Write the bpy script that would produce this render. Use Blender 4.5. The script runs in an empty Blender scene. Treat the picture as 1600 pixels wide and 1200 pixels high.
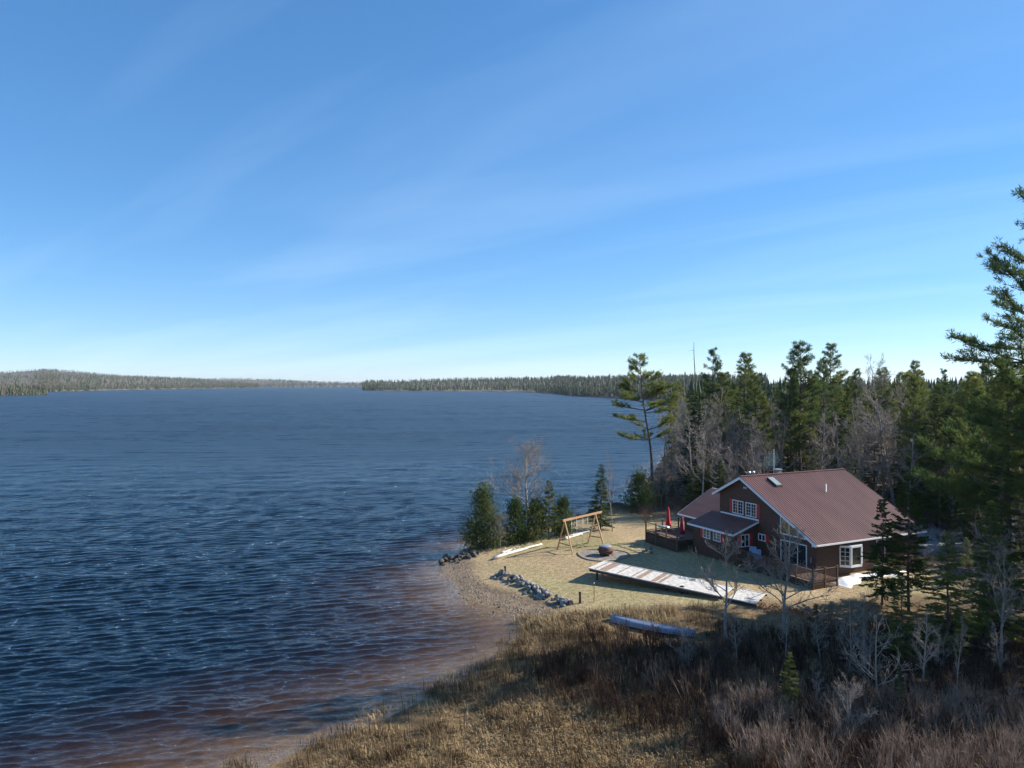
import bpy, math, random
import numpy as np
from mathutils import Vector, Matrix
R = math.radians
sc = bpy.context.scene
col = sc.collection

# ---------------------------------------------------------------- camera
CAMZ = 17.5
cam = bpy.data.cameras.new('camera')
cam.sensor_width = 36.0
cam.lens = 36.0 * 1150 / 1600
cam.shift_y = -2 / 1600.0
cam.clip_start = 0.5
cam.clip_end = 40000
co = bpy.data.objects.new('camera', cam)
co.location = (0, 0, CAMZ)
co.rotation_euler = (R(90), 0, 0)
col.objects.link(co)
sc.camera = co

# ---------------------------------------------------------------- sky and sun
SUN_AZ, SUN_EL = 74.8, 30.0          # degrees clockwise from +Y (north), above the horizon
w = bpy.data.worlds.new('World')
sc.world = w
w.use_nodes = True
nt = w.node_tree
nt.nodes.clear()
out = nt.nodes.new('ShaderNodeOutputWorld')
bg = nt.nodes.new('ShaderNodeBackground')
sky = nt.nodes.new('ShaderNodeTexSky')
sky.sky_type = 'NISHITA'
sky.sun_disc = False
sky.sun_elevation = R(SUN_EL)
sky.sun_rotation = R(SUN_AZ)
sky.altitude = 150
sky.air_density = 0.78
sky.dust_density = 0.0
sky.ozone_density = 7.0
bg.inputs['Strength'].default_value = 0.15
# thin cirrus streaks over the whole dome
tc = nt.nodes.new('ShaderNodeTexCoord')
sep = nt.nodes.new('ShaderNodeSeparateXYZ')
nt.links.new(tc.outputs['Generated'], sep.inputs[0])
def wmath(op, a, b=None):
    m = nt.nodes.new('ShaderNodeMath'); m.operation = op
    for i, v in enumerate((a, b)):
        if v is None: continue
        if isinstance(v, (int, float)): m.inputs[i].default_value = v
        else: nt.links.new(v, m.inputs[i])
    return m.outputs[0]
zz = wmath('ADD', wmath('MAXIMUM', sep.outputs[2], 0.0), 0.12)
cxy = nt.nodes.new('ShaderNodeCombineXYZ')
nt.links.new(wmath('DIVIDE', sep.outputs[0], zz), cxy.inputs[0])
nt.links.new(wmath('DIVIDE', sep.outputs[1], zz), cxy.inputs[1])
mp = nt.nodes.new('ShaderNodeMapping')
mp.inputs['Scale'].default_value = (0.16, 0.8, 1)
rot = nt.nodes.new('ShaderNodeMapping')
rot.inputs['Rotation'].default_value = (0, 0, R(36))
nt.links.new(cxy.outputs[0], rot.inputs[0])
nt.links.new(rot.outputs[0], mp.inputs[0])
nz = nt.nodes.new('ShaderNodeTexNoise')
nz.inputs['Scale'].default_value = 1.1
nz.inputs['Detail'].default_value = 5
nz.inputs['Roughness'].default_value = 0.55
nz.inputs['Distortion'].default_value = 0.5
nt.links.new(mp.outputs[0], nz.inputs['Vector'])
mr = nt.nodes.new('ShaderNodeMapRange')
mr.inputs['From Min'].default_value = 0.47
mr.inputs['From Max'].default_value = 0.85
mr.inputs['To Max'].default_value = 0.19
nt.links.new(nz.outputs['Fac'], mr.inputs['Value'])
mx = nt.nodes.new('ShaderNodeMixRGB')
mx.inputs['Color2'].default_value = (4.2, 4.8, 5.2, 1)
nt.links.new(mr.outputs[0], mx.inputs['Fac'])
gm = nt.nodes.new('ShaderNodeGamma'); gm.inputs[1].default_value = 0.65       # softer falloff from horizon to zenith
hs = nt.nodes.new('ShaderNodeHueSaturation'); hs.inputs['Saturation'].default_value = 1.27
nt.links.new(sky.outputs[0], gm.inputs[0]); nt.links.new(gm.outputs[0], hs.inputs['Color']); nt.links.new(hs.outputs[0], mx.inputs['Color1'])
wb_ = nt.nodes.new('ShaderNodeMixRGB'); wb_.blend_type = 'MULTIPLY'; wb_.inputs['Fac'].default_value = 1.0
wb_.inputs['Color2'].default_value = (1.0, 1.03, 1.07, 1)          # white balance of the sky
nt.links.new(mx.outputs[0], wb_.inputs['Color1']); nt.links.new(wb_.outputs[0], bg.inputs['Color'])
nt.links.new(bg.outputs[0], out.inputs['Surface'])

sl = bpy.data.lights.new('sun', 'SUN')
sl.energy = 4.7
sl.angle = R(0.53)
sl.color = (1.0, 0.93, 0.82)
so = bpy.data.objects.new('sun', sl)
sd = Vector((math.sin(R(SUN_AZ)) * math.cos(R(SUN_EL)), math.cos(R(SUN_AZ)) * math.cos(R(SUN_EL)), math.sin(R(SUN_EL))))
so.rotation_euler = sd.to_track_quat('Z', 'Y').to_euler()
so.location = (60, 20, 60)
col.objects.link(so)
sc.view_settings.view_transform = 'Standard'
sc.view_settings.look = 'None'
sc.view_settings.exposure = 1.02
sc.view_settings.gamma = 1.0
sc.view_settings.use_curve_mapping = False
sc.cycles.max_bounces = 6
sc.cycles.diffuse_bounces = 2
sc.cycles.glossy_bounces = 3
sc.cycles.transparent_max_bounces = 12
sc.cycles.caustics_reflective = False
sc.cycles.caustics_refractive = False

# ---------------------------------------------------------------- mesh helpers
class MB:
    """collects vertices and faces; build() links ONE mesh object"""
    def __init__(s): s.v = []; s.f = []; s.n = 0; s.sm = []
    def add(s, v, f, smooth=False):
        v = np.asarray(v, float).reshape(-1, 3); f = np.asarray(f, int)
        s.f.append((f + s.n, smooth)); s.v.append(v); s.n += len(v)
        return s
    def box(s, a, b):
        (x0, y0, z0), (x1, y1, z1) = a, b
        if x0 > x1: x0, x1 = x1, x0
        if y0 > y1: y0, y1 = y1, y0
        if z0 > z1: z0, z1 = z1, z0
        v = [(x0,y0,z0),(x1,y0,z0),(x1,y1,z0),(x0,y1,z0),(x0,y0,z1),(x1,y0,z1),(x1,y1,z1),(x0,y1,z1)]
        return s.add(v, [(0,3,2,1),(4,5,6,7),(0,1,5,4),(1,2,6,5),(2,3,7,6),(3,0,4,7)])
    def bar(s, p, q, wd, ht, up=(0,0,1)):
        p = Vector(p); q = Vector(q); d = (q - p).normalized()
        x = d.cross(Vector(up))
        if x.length < 1e-4: x = d.cross(Vector((1,0,0)))
        x.normalize(); y = x.cross(d).normalized()
        v = []
        for c in (p, q):
            for sx, sy in ((-1,-1),(1,-1),(1,1),(-1,1)): v.append(c + x*sx*wd/2 + y*sy*ht/2)
        return s.add([tuple(k) for k in v], [(0,1,2,3),(7,6,5,4),(0,4,5,1),(1,5,6,2),(2,6,7,3),(3,7,4,0)])
    def tube(s, pts, rad, n=6, cap=True, smooth=True):
        pts = np.asarray(pts, float); m = len(pts)
        rad = np.broadcast_to(np.asarray(rad, float), (m,))
        t = np.gradient(pts, axis=0); t /= np.linalg.norm(t, axis=1)[:, None] + 1e-9
        ref = np.where(np.abs(t[:, 2:3]) > 0.9, np.array([[1., 0, 0]]), np.array([[0, 0, 1.]]))
        a = np.cross(t, ref); a /= np.linalg.norm(a, axis=1)[:, None] + 1e-9
        b = np.cross(t, a)
        ang = np.arange(n) * 2 * math.pi / n
        v = pts[:, None, :] + rad[:, None, None] * (np.cos(ang)[None, :, None] * a[:, None, :] + np.sin(ang)[None, :, None] * b[:, None, :])
        i = np.arange(m - 1)[:, None] * n; j = np.arange(n)[None, :]; k = (np.arange(n) + 1)[None, :] % n
        f = np.stack([i + j, i + k, i + n + k, i + n + j], -1).reshape(-1, 4)
        base = s.n
        s.add(v.reshape(-1, 3), f[:, ::-1], smooth)
        if cap and n > 2:
            s.f.append((np.array([[base + q for q in range(n)]]), False))
            s.f.append((np.array([[base + (m-1)*n + q for q in reversed(range(n))]]), False))
        return s
    def lathe(s, prof, n=20, c=(0,0,0), smooth=True):
        a = np.arange(n) * 2 * math.pi / n
        v = np.array([[(c[0] + r*math.cos(t), c[1] + r*math.sin(t), c[2] + z) for t in a] for r, z in prof]).reshape(-1, 3)
        f = [(i*n+j, i*n+(j+1) % n, (i+1)*n+(j+1) % n, (i+1)*n+j) for i in range(len(prof)-1) for j in range(n)]
        return s.add(v, f, smooth)
    def diamonds(s, c, d, ln, wd, rng):
        """leaf-shaped quads: c base points, d unit directions"""
        c = np.asarray(c, float); d = np.asarray(d, float); n = len(c)
        d = d / (np.linalg.norm(d, axis=1)[:, None] + 1e-9)
        r = rng.normal(size=(n, 3)); x = np.cross(d, r); x /= np.linalg.norm(x, axis=1)[:, None] + 1e-9
        ln = np.broadcast_to(ln, (n,))[:, None]; wd = np.broadcast_to(wd, (n,))[:, None]
        v = np.stack([c, c + d*ln*.45 + x*wd/2, c + d*ln, c + d*ln*.45 - x*wd/2], 1).reshape(-1, 3)
        return s.add(v, np.arange(4*n).reshape(n, 4))
    def mesh(s, name, mat):
        me = bpy.data.meshes.new(name)
        if not s.v: return me
        V = np.concatenate(s.v)
        me.vertices.add(len(V)); me.vertices.foreach_set('co', V.astype(np.float32).ravel())
        tot = sum(f.size for f, _ in s.f); npoly = sum(len(f) for f, _ in s.f)
        me.loops.add(tot); me.polygons.add(npoly)
        me.loops.foreach_set('vertex_index', np.concatenate([f.ravel() for f, _ in s.f]).astype(np.int32))
        starts = []; sm = []; o = 0
        for f, k in s.f:
            starts.append(o + np.arange(len(f)) * f.shape[1]); o += f.size; sm.append(np.full(len(f), k))
        me.polygons.foreach_set('loop_start', np.concatenate(starts).astype(np.int32))
        me.polygons.foreach_set('use_smooth', np.concatenate(sm))
        me.update(calc_edges=True)
        for m_ in (mat if isinstance(mat, (list, tuple)) else [mat]): me.materials.append(m_)
        return me
    def build(s, name, mat, parent=None, loc=(0,0,0), rz=0):
        return link(name, s.mesh(name, mat), parent, loc, rz)

def link(name, me, parent=None, loc=(0,0,0), rz=0):
    o = bpy.data.objects.new(name, me); col.objects.link(o)
    o.location = loc; o.rotation_euler = (0, 0, rz)
    if parent: o.parent = parent
    return o
def tag(o, label=None, cat=None, group=None, kind=None):
    if label: o['label'] = label
    if cat: o['category'] = cat
    if group: o['group'] = group
    if kind: o['kind'] = kind
    return o
def empty(name, loc=(0,0,0), rz=0, label=None, cat=None, group=None):
    o = bpy.data.objects.new(name, None); col.objects.link(o)
    o.location = loc; o.rotation_euler = (0, 0, rz); o.empty_display_size = 0.2
    return tag(o, label, cat, group)

# ---------------------------------------------------------------- materials
def new_mat(name):
    m = bpy.data.materials.new(name); m.use_nodes = True
    t = m.node_tree; t.nodes.clear()
    o = t.nodes.new('ShaderNodeOutputMaterial')
    return m, t, o
def mat(name, c, rough=0.8, var=0.25, scale=3.0, bump=0.0, bscale=20.0, metal=0.0, spec=0.4, stretch=None, obj_random=0.0):
    """plain procedural surface: colour with noise variation and optional relief"""
    m, t, o = new_mat(name)
    p = t.nodes.new('ShaderNodeBsdfPrincipled')
    p.inputs['Roughness'].default_value = rough; p.inputs['Metallic'].default_value = metal
    p.inputs['Specular IOR Level'].default_value = spec
    tc = t.nodes.new('ShaderNodeTexCoord'); vec = tc.outputs['Object']
    if stretch:
        mp = t.nodes.new('ShaderNodeMapping'); mp.inputs['Scale'].default_value = stretch
        t.links.new(vec, mp.inputs[0]); vec = mp.outputs[0]
    n = t.nodes.new('ShaderNodeTexNoise'); n.inputs['Scale'].default_value = scale
    n.inputs['Detail'].default_value = 5; t.links.new(vec, n.inputs['Vector'])
    r = t.nodes.new('ShaderNodeMapRange'); r.inputs['From Min'].default_value = .3; r.inputs['From Max'].default_value = .7
    r.inputs['To Min'].default_value = 1 - var; r.inputs['To Max'].default_value = 1 + var
    t.links.new(n.outputs['Fac'], r.inputs['Value']); val = r.outputs[0]
    if obj_random:
        oi = t.nodes.new('ShaderNodeObjectInfo'); r2 = t.nodes.new('ShaderNodeMapRange')
        r2.inputs['To Min'].default_value = 1 - obj_random; r2.inputs['To Max'].default_value = 1 + obj_random
        t.links.new(oi.outputs['Random'], r2.inputs['Value'])
        mm = t.nodes.new('ShaderNodeMath'); mm.operation = 'MULTIPLY'
        t.links.new(val, mm.inputs[0]); t.links.new(r2.outputs[0], mm.inputs[1]); val = mm.outputs[0]
    mu = t.nodes.new('ShaderNodeVectorMath'); mu.operation = 'SCALE'
    mu.inputs[0].default_value = c[:3]; t.links.new(val, mu.inputs['Scale'])
    t.links.new(mu.outputs[0], p.inputs['Base Color'])
    if bump:
        n2 = t.nodes.new('ShaderNodeTexNoise'); n2.inputs['Scale'].default_value = bscale; n2.inputs['Detail'].default_value = 4
        t.links.new(vec, n2.inputs['Vector'])
        b = t.nodes.new('ShaderNodeBump'); b.inputs['Strength'].default_value = bump; b.inputs['Distance'].default_value = .05
        t.links.new(n2.outputs['Fac'], b.inputs['Height']); t.links.new(b.outputs[0], p.inputs['Normal'])
    t.links.new(p.outputs[0], o.inputs['Surface'])
    return m
def leaf_mat(name, c, c2, trans=0.35):
    """needles: diffuse + a little light through, hue varies by tree and by clump"""
    m, t, o = new_mat(name)
    oi = t.nodes.new('ShaderNodeObjectInfo'); tc = t.nodes.new('ShaderNodeTexCoord')
    n = t.nodes.new('ShaderNodeTexNoise'); n.inputs['Scale'].default_value = 0.7; n.inputs['Detail'].default_value = 3
    t.links.new(tc.outputs['Object'], n.inputs['Vector'])
    a = t.nodes.new('ShaderNodeMath'); a.operation = 'ADD'
    s = t.nodes.new('ShaderNodeMath'); s.operation = 'MULTIPLY_ADD'; s.inputs[1].default_value = 1.6; s.inputs[2].default_value = -.55
    t.links.new(n.outputs['Fac'], s.inputs[0])
    q = t.nodes.new('ShaderNodeMath'); q.operation = 'MULTIPLY_ADD'; q.inputs[1].default_value = .7; q.inputs[2].default_value = -.3
    t.links.new(oi.outputs['Random'], q.inputs[0])
    t.links.new(s.outputs[0], a.inputs[0]); t.links.new(q.outputs[0], a.inputs[1]); a.use_clamp = True
    mx = t.nodes.new('ShaderNodeMixRGB'); mx.inputs['Color1'].default_value = (*c, 1); mx.inputs['Color2'].default_value = (*c2, 1)
    t.links.new(a.outputs[0], mx.inputs['Fac'])
    d = t.nodes.new('ShaderNodeBsdfDiffuse'); tr = t.nodes.new('ShaderNodeBsdfTranslucent')
    t.links.new(mx.outputs[0], d.inputs['Color']); t.links.new(mx.outputs[0], tr.inputs['Color'])
    ms = t.nodes.new('ShaderNodeMixShader'); ms.inputs['Fac'].default_value = trans
    t.links.new(d.outputs[0], ms.inputs[1]); t.links.new(tr.outputs[0], ms.inputs[2])
    t.links.new(ms.outputs[0], o.inputs['Surface'])
    return m
def glass_mat(name, c, rough=0.04):
    m, t, o = new_mat(name)
    p = t.nodes.new('ShaderNodeBsdfPrincipled'); p.inputs['Base Color'].default_value = (*c, 1)
    p.inputs['Roughness'].default_value = rough; p.inputs['Specular IOR Level'].default_value = .9
    t.links.new(p.outputs[0], o.inputs['Surface']); return m

MT = dict(
    pine=leaf_mat('pine_needles', (.075, .12, .042), (.30, .30, .075)),
    spruce=leaf_mat('spruce_needles', (.042, .075, .03), (.20, .215, .055)),
    cedar=leaf_mat('cedar_foliage', (.05, .08, .026), (.17, .17, .045)),
    youngfir=leaf_mat('young_fir_needles', (.06, .09, .025), (.15, .17, .04)),
    bark=mat('conifer_bark', (.10, .075, .06), .95, .35, 4, .5, 14),
    greybark=mat('grey_bark', (.24, .215, .19), .9, .35, 3, .3, 14),
    palebark=mat('pale_birch_bark', (.28, .24, .21), .85, .3, 3, .2, 12),
    twig=mat('grey_twigs', (.27, .23, .195), .9, .25, 1.0),
    siding=mat('dark_brown_log_siding', (.078, .038, .026), .65, .25, 2.5, .25, 9, stretch=(.6, .6, 6)),
    roof=mat('red_brown_metal_roof', (.17, .078, .062), .42, .2, .9, spec=.5, stretch=(1.6, .35, .35)),
    roofshade=mat('shaded_metal_roof', (.10, .05, .055), .45, .08, .8, spec=.5),  # shaded copy of the roof metal, shade put into the colour; unused
    trim=mat('white_trim_paint', (.72, .73, .74), .5, .05),
    red=mat('red_shutter_paint', (.50, .025, .03), .5, .1),
    glass=glass_mat('window_glass', (.012, .016, .02)),
    warmglass=glass_mat('window_over_wood_ceiling', (.13, .09, .03), .08),
    deckwood=mat('shaded_deck_wood', (.13, .075, .05), .8, .3, 5, .2, 20, stretch=(1, 1, .3)),  # weathered wood, tone darkened to stand in for the raised deck's shade
    darkwood=mat('dark_stained_wood', (.06, .04, .03), .8, .3, 5, .2, 20),
    timber=mat('swing_timber', (.42, .25, .13), .75, .3, 4, .2, 15),
    brownboard=mat('bare_brown_plank', (.27, .19, .14), .85, .3, 4, .2, 20),
    dockboard=mat('sun_bleached_plank', (.50, .48, .45), .8, .3, 4, .2, 20),
    steel=mat('grey_steel', (.45, .46, .48), .4, .1, 3, metal=.6),
    rust=mat('rusty_steel', (.13, .06, .045), .75, .4, 4, .3, 20),
    black=mat('black_rubber', (.02, .02, .02), .7, .2),
    canoe=mat('blue_grey_hull', (.20, .245, .33), .38, .22, 1.2, stretch=(.4, 3, 3)),
    keel=mat('scuffed_keel', (.30, .34, .42), .5, .3, 3),
    stone=mat('grey_field_stone', (.22, .205, .185), .9, .35, 3, .5, 9, obj_random=.45),
    darkstone=mat('dark_shore_rock', (.075, .065, .055), .9, .4, 2, .6, 7, obj_random=.3),
    gravel=mat('grey_gravel', (.22, .19, .16), .95, .5, 2.2, .9, 18),
    edging=mat('pale_stone_edging', (.27, .215, .155), .9, .25, 4, .4, 12),
    drift=mat('bleached_driftwood', (.58, .54, .48), .85, .25, 3, .3, 12),
    snow=mat('old_snow', (.86, .88, .92), .6, .05, 2, .4, 5),
    redcloth=mat('red_umbrella_canvas', (.50, .02, .025), .8, .15),
    shadedred=mat('shaded_red_umbrella_canvas', (.20, .012, .035), .8, .15),  # red canvas again, with the shade it stands in put into the colour
    bluechair=mat('light_blue_chair', (.24, .34, .50), .6, .1),
    green=mat('green_metal_roof', (.03, .12, .12), .45, .15, 1.0, spec=.5),
    reed=leaf_mat('dry_reeds', (.085, .058, .036), (.34, .25, .145), .15),
    palereed=leaf_mat('pale_matted_grass', (.30, .21, .11), (.58, .46, .27), .15),
    brush=leaf_mat('red_brown_brush', (.05, .032, .025), (.25, .16, .125), .1),
    palebrush=leaf_mat('grey_tan_brush', (.10, .075, .06), (.36, .27, .21), .1),
    orange=mat('orange_fallen_needles', (.42, .14, .05), .9, .4, 2),
    farpine=mat('far_evergreens', (.065, .085, .042), .95, .5, .04),
    farbare=mat('far_bare_trees', (.155, .125, .098), .95, .3, .03),
    bank=mat('dark_earth_bank', (.06, .042, .03), .95, .4, .8, .8, 3),
)

# ---------------------------------------------------------------- terrain
SHORE = np.array([(-70,-80),(-45,-10),(-25,18),(-15.5,29.5),(-11.6,33.4),(-8.9,36.5),(-5.5,39.7),(-2.3,44.5),(0.3,49.5),(1.2,53),(.6,55.4),(-3.1,58.7),
    (-4.7,62),(-5.5,65.8),(-6.2,69),(-6.4,71.4),(-5.6,75),(-4.2,79.2),(-.5,84),(3.5,88.5),(8.4,94.0),(14.3,102),(18.7,107),(22.5,125),(32,160),(48,215),
    (72,310),(100,430),(112,480),(150,520),(195,560),(215,610),(200,650),(700,700),(700,-80)], float)
def signed(px, py, poly):
    """distance to the polygon outline, positive inside"""
    d2 = np.full(px.shape, 1e18); ins = np.zeros(px.shape, bool)
    for (x0, y0), (x1, y1) in zip(poly, np.roll(poly, -1, 0)):
        ex, ey = x1-x0, y1-y0
        t = np.clip(((px-x0)*ex + (py-y0)*ey) / (ex*ex+ey*ey), 0, 1)
        d2 = np.minimum(d2, (px-x0-t*ex)**2 + (py-y0-t*ey)**2)
        c = ((y0 > py) != (y1 > py))
        with np.errstate(divide='ignore', invalid='ignore'):
            ins ^= c & (px < (x1-x0)*(py-y0)/(y1-y0+1e-12) + x0)
    return np.where(ins, 1, -1) * np.sqrt(d2)
_rs = np.random.RandomState(5)
_wv = [(_rs.uniform(.15, 1.3), _rs.uniform(0, 6.28), _rs.uniform(0, 6.28)) for _ in range(14)]
def wob(x, y):
    return sum(np.sin((x*math.cos(a) + y*math.sin(a))*k + p) / (1 + 3*k) for k, a, p in _wv) / 3.0
def sm(a, b, x):
    t = np.clip((x-a)/(b-a), 0, 1); return t*t*(3-2*t)
def height(x, y):
    x = np.asarray(x, float); y = np.asarray(y, float)
    s = signed(x, y, SHORE) + .5*wob(x*1.7, y*1.7)
    marsh = sm(54, 50, y - .12*(x-2)) * sm(45, 25, x)
    land = (0.85 - .45*marsh) * (1-np.exp(-np.maximum(s, 0)/(4.5+2*marsh))) + .006*np.clip(s-20, 0, 300) + .06*wob(x, y)*np.clip(s/4, 0, 1) + .10*marsh*wob(2.2*x, 2.2*y)*np.clip(s/3, 0, 1)
    # dark bank behind the swing set
    land = land + 1.35*np.exp(-(((x-13.2)*.80-(y-96.5)*.6)/1.9)**2 - (((x-13.2)*.6+(y-96.5)*.80)/4.6)**2)
    bed = -.075*np.maximum(-s, 0)
    bed = np.where(s < -16, -1.2 - .22*(-s-16), bed)
    return np.where(s > 0, land, np.maximum(bed, -7))
def gz(x, y): return float(height(np.array([x]), np.array([y]))[0])
def growth(a, b, step, lo, hi, g=1.12):
    mid = list(np.arange(a, b, step)); L = []; q = a; s = step
    while q > lo: s *= g; q -= s; L.append(q)
    Rr = []; q = mid[-1]; s = step
    while q < hi: s *= g; q += s; Rr.append(q)
    return np.array(L[::-1] + mid + Rr)
gx = growth(-24, 50, .45, -9000, 9000); gy = growth(30, 108, .45, -400, 12000)
X, Y = np.meshgrid(gx, gy)
Z = height(X, Y)
Z = np.where((Y > 720) | (X > 720), -7, Z)
b = MB(); nx, ny = len(gx), len(gy)
i = np.arange(ny-1)[:, None]*nx; j = np.arange(nx-1)[None, :]
b.add(np.stack([X, Y, Z], -1).reshape(-1, 3), np.stack([i+j, i+j+1, i+nx+j+1, i+nx+j], -1).reshape(-1, 4), True)
# surface cover by place: lawn, gravel beach, marsh, forest floor, lake bed
S = signed(X, Y, SHORE)
n1 = wob(X*2.1+9, Y*2.1); n2 = wob(X*.7, Y*.7+4)
def lay(base, c, m): return base*(1-m[..., None]) + np.array(c)*m[..., None]
C = np.zeros(X.shape + (3,)) + np.array((.095, .068, .045))
lawn = sm(.5, 2.0, S - 1.8*sm(72, 60, Y)*sm(8, 2, X) + .8*n1) * sm(52.5, 55.5, Y - .10*(X-2) + .8*n1) * sm(100, 92, Y+.3*X-6) * sm(38, 33, X - .12*(Y-60))
C = lay(C, (.36, .27, .155), lawn)
C = lay(C, (.21, .22, .09), lawn*sm(0, .7, n2)*.55)
C = lay(C, (.27, .20, .12), lawn*sm(.2, .9, wob(X*1.1+20, Y*1.1))*.6)
marsh = sm(55, 52, Y - .10*(X-2) + .8*n1) * sm(40, 28, X)
C = lay(C, (.17, .115, .06), marsh)
beach = sm(3.2, 1.8, S + 1.0*n1) * sm(52, 55, Y) * sm(82, 74, Y) * sm(6, 2, X)
C = lay(C, (.215, .16, .11), beach)
C = lay(C, (.24, .225, .21), sm(33, 37, X)*sm(50, 44, X-.3*(Y-78))*sm(70, 74, Y)*sm(88, 84, Y))
C = lay(C, (.17, .105, .048), sm(.15, -.5, S))
C = lay(C, (.055, .04, .03), np.exp(-(((X-13.2)*.80-(Y-96.5)*.6)/2.2)**2 - (((X-13.2)*.6+(Y-96.5)*.80)/5)**2))
C = C*(1 + .12*n1[..., None])
me = b.mesh('ground', None); me.materials.clear()
ca = me.color_attributes.new('cover', 'FLOAT_COLOR', 'POINT')
ca.data.foreach_set('color', np.concatenate([np.clip(C, 0, 1), np.ones(X.shape+(1,))], -1).astype(np.float32).ravel())
m, t, o = new_mat('ground_cover')
p = t.nodes.new('ShaderNodeBsdfPrincipled'); p.inputs['Roughness'].default_value = .95; p.inputs['Specular IOR Level'].default_value = .15
at = t.nodes.new('ShaderNodeAttribute'); at.attribute_name = 'cover'
tc = t.nodes.new('ShaderNodeTexCoord')
na = t.nodes.new('ShaderNodeTexNoise'); na.inputs['Scale'].default_value = 2.6; na.inputs['Detail'].default_value = 8; na.inputs['Roughness'].default_value = .72
t.links.new(tc.outputs['Object'], na.inputs['Vector'])
mr = t.nodes.new('ShaderNodeMapRange'); mr.inputs['From Min'].default_value = .3; mr.inputs['From Max'].default_value = .7
mr.inputs['To Min'].default_value = .5; mr.inputs['To Max'].default_value = 1.5
t.links.new(na.outputs['Fac'], mr.inputs['Value'])
vm = t.nodes.new('ShaderNodeVectorMath'); vm.operation = 'SCALE'
t.links.new(at.outputs['Color'], vm.inputs[0]); t.links.new(mr.outputs[0], vm.inputs['Scale'])
t.links.new(vm.outputs[0], p.inputs['Base Color'])
nb = t.nodes.new('ShaderNodeTexNoise'); nb.inputs['Scale'].default_value = 9; nb.inputs['Detail'].default_value = 6
t.links.new(tc.outputs['Object'], nb.inputs['Vector'])
bp = t.nodes.new('ShaderNodeBump'); bp.inputs['Strength'].default_value = .7; bp.inputs['Distance'].default_value = .12
t.links.new(nb.outputs['Fac'], bp.inputs['Height']); t.links.new(bp.outputs[0], p.inputs['Normal'])
t.links.new(p.outputs[0], o.inputs['Surface'])
me.materials.append(m)
tag(link('ground', me), kind='structure')

# ---------------------------------------------------------------- lake water: waves as slopes of a height field, tannin-brown body
m, t, o = new_mat('lake_water')
def N_(kind, **kw):
    n = t.nodes.new(kind)
    for k, v in kw.items(): setattr(n, k, v)
    return n
def M_(op, a, b_=None, c_=None):
    n = N_('ShaderNodeMath', operation=op)
    for i_, v in enumerate((a, b_, c_)):
        if v is None: continue
        if isinstance(v, (int, float)): n.inputs[i_].default_value = v
        else: t.links.new(v, n.inputs[i_])
    return n.outputs[0]
pb = N_('ShaderNodeBsdfPrincipled'); pb.inputs['Base Color'].default_value = (.0015, .005, .010, 1); pb.inputs['IOR'].default_value = 1.42
tcw = N_('ShaderNodeTexCoord')
sx = N_('ShaderNodeSeparateXYZ'); t.links.new(tcw.outputs['Object'], sx.inputs[0])
far = N_('ShaderNodeMapRange', interpolation_type='SMOOTHSTEP'); far.inputs['From Min'].default_value = 45; far.inputs['From Max'].default_value = 260
far.inputs['To Min'].default_value = .2; far.inputs['To Max'].default_value = .36; t.links.new(sx.outputs[1], far.inputs['Value'])
mpw = N_('ShaderNodeMapping'); mpw.inputs['Scale'].default_value = (.012, .05, 1); mpw.inputs['Rotation'].default_value = (0, 0, R(-14)); t.links.new(tcw.outputs['Object'], mpw.inputs[0])
nzw = N_('ShaderNodeTexNoise'); nzw.inputs['Scale'].default_value = 1; nzw.inputs['Detail'].default_value = 5; t.links.new(mpw.outputs[0], nzw.inputs['Vector'])
gust = M_('MULTIPLY_ADD', nzw.outputs['Fac'], .12, -.06)
t.links.new(M_('ADD', far.outputs[0], gust), pb.inputs['Roughness'])
# fine ripples on top of the modelled waves
mpr = N_('ShaderNodeMapping'); mpr.inputs['Scale'].default_value = (.8, 2.2, 1); mpr.inputs['Rotation'].default_value = (0, 0, R(-18)); t.links.new(tcw.outputs['Object'], mpr.inputs[0])
nzr = N_('ShaderNodeTexNoise'); nzr.inputs['Scale'].default_value = 2.2; nzr.inputs['Detail'].default_value = 4; t.links.new(mpr.outputs[0], nzr.inputs['Vector'])
bmp = N_('ShaderNodeBump'); bmp.inputs['Strength'].default_value = 1.0; bmp.inputs['Distance'].default_value = .12
t.links.new(nzr.outputs['Fac'], bmp.inputs['Height']); t.links.new(bmp.outputs[0], pb.inputs['Normal'])
trn = N_('ShaderNodeBsdfTransparent'); trn.inputs['Color'].default_value = (.93, .93, .93, 1)
ads = N_('ShaderNodeAddShader'); t.links.new(trn.outputs[0], ads.inputs[0]); t.links.new(pb.outputs[0], ads.inputs[1])
t.links.new(ads.outputs[0], o.inputs['Surface'])
va = N_('ShaderNodeVolumeAbsorption'); va.inputs['Color'].default_value = (.57, .48, .33, 1); va.inputs['Density'].default_value = 1.5
t.links.new(va.outputs[0], o.inputs['Volume'])
ys = [-400, -150, -50, 0, 15, 22]; q = 26.0
while q < 12000:
    ys.append(q); q += max(.09, q*.0029) if q < 700 else q*.04
ys = np.array(ys)
ss = np.concatenate([np.linspace(-3, -.8, 12)[:-1], np.arange(-.8, .34, .0034), np.linspace(.36, 3, 14)])
WX = ss[None, :]*np.maximum(ys[:, None]+6, 60*(ys[:, None] < 26)); WY = np.repeat(ys[:, None], len(ss), 1)
rw = np.random.RandomState(4); WZ = np.zeros_like(WX); gap = np.gradient(ys)[:, None]
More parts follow.
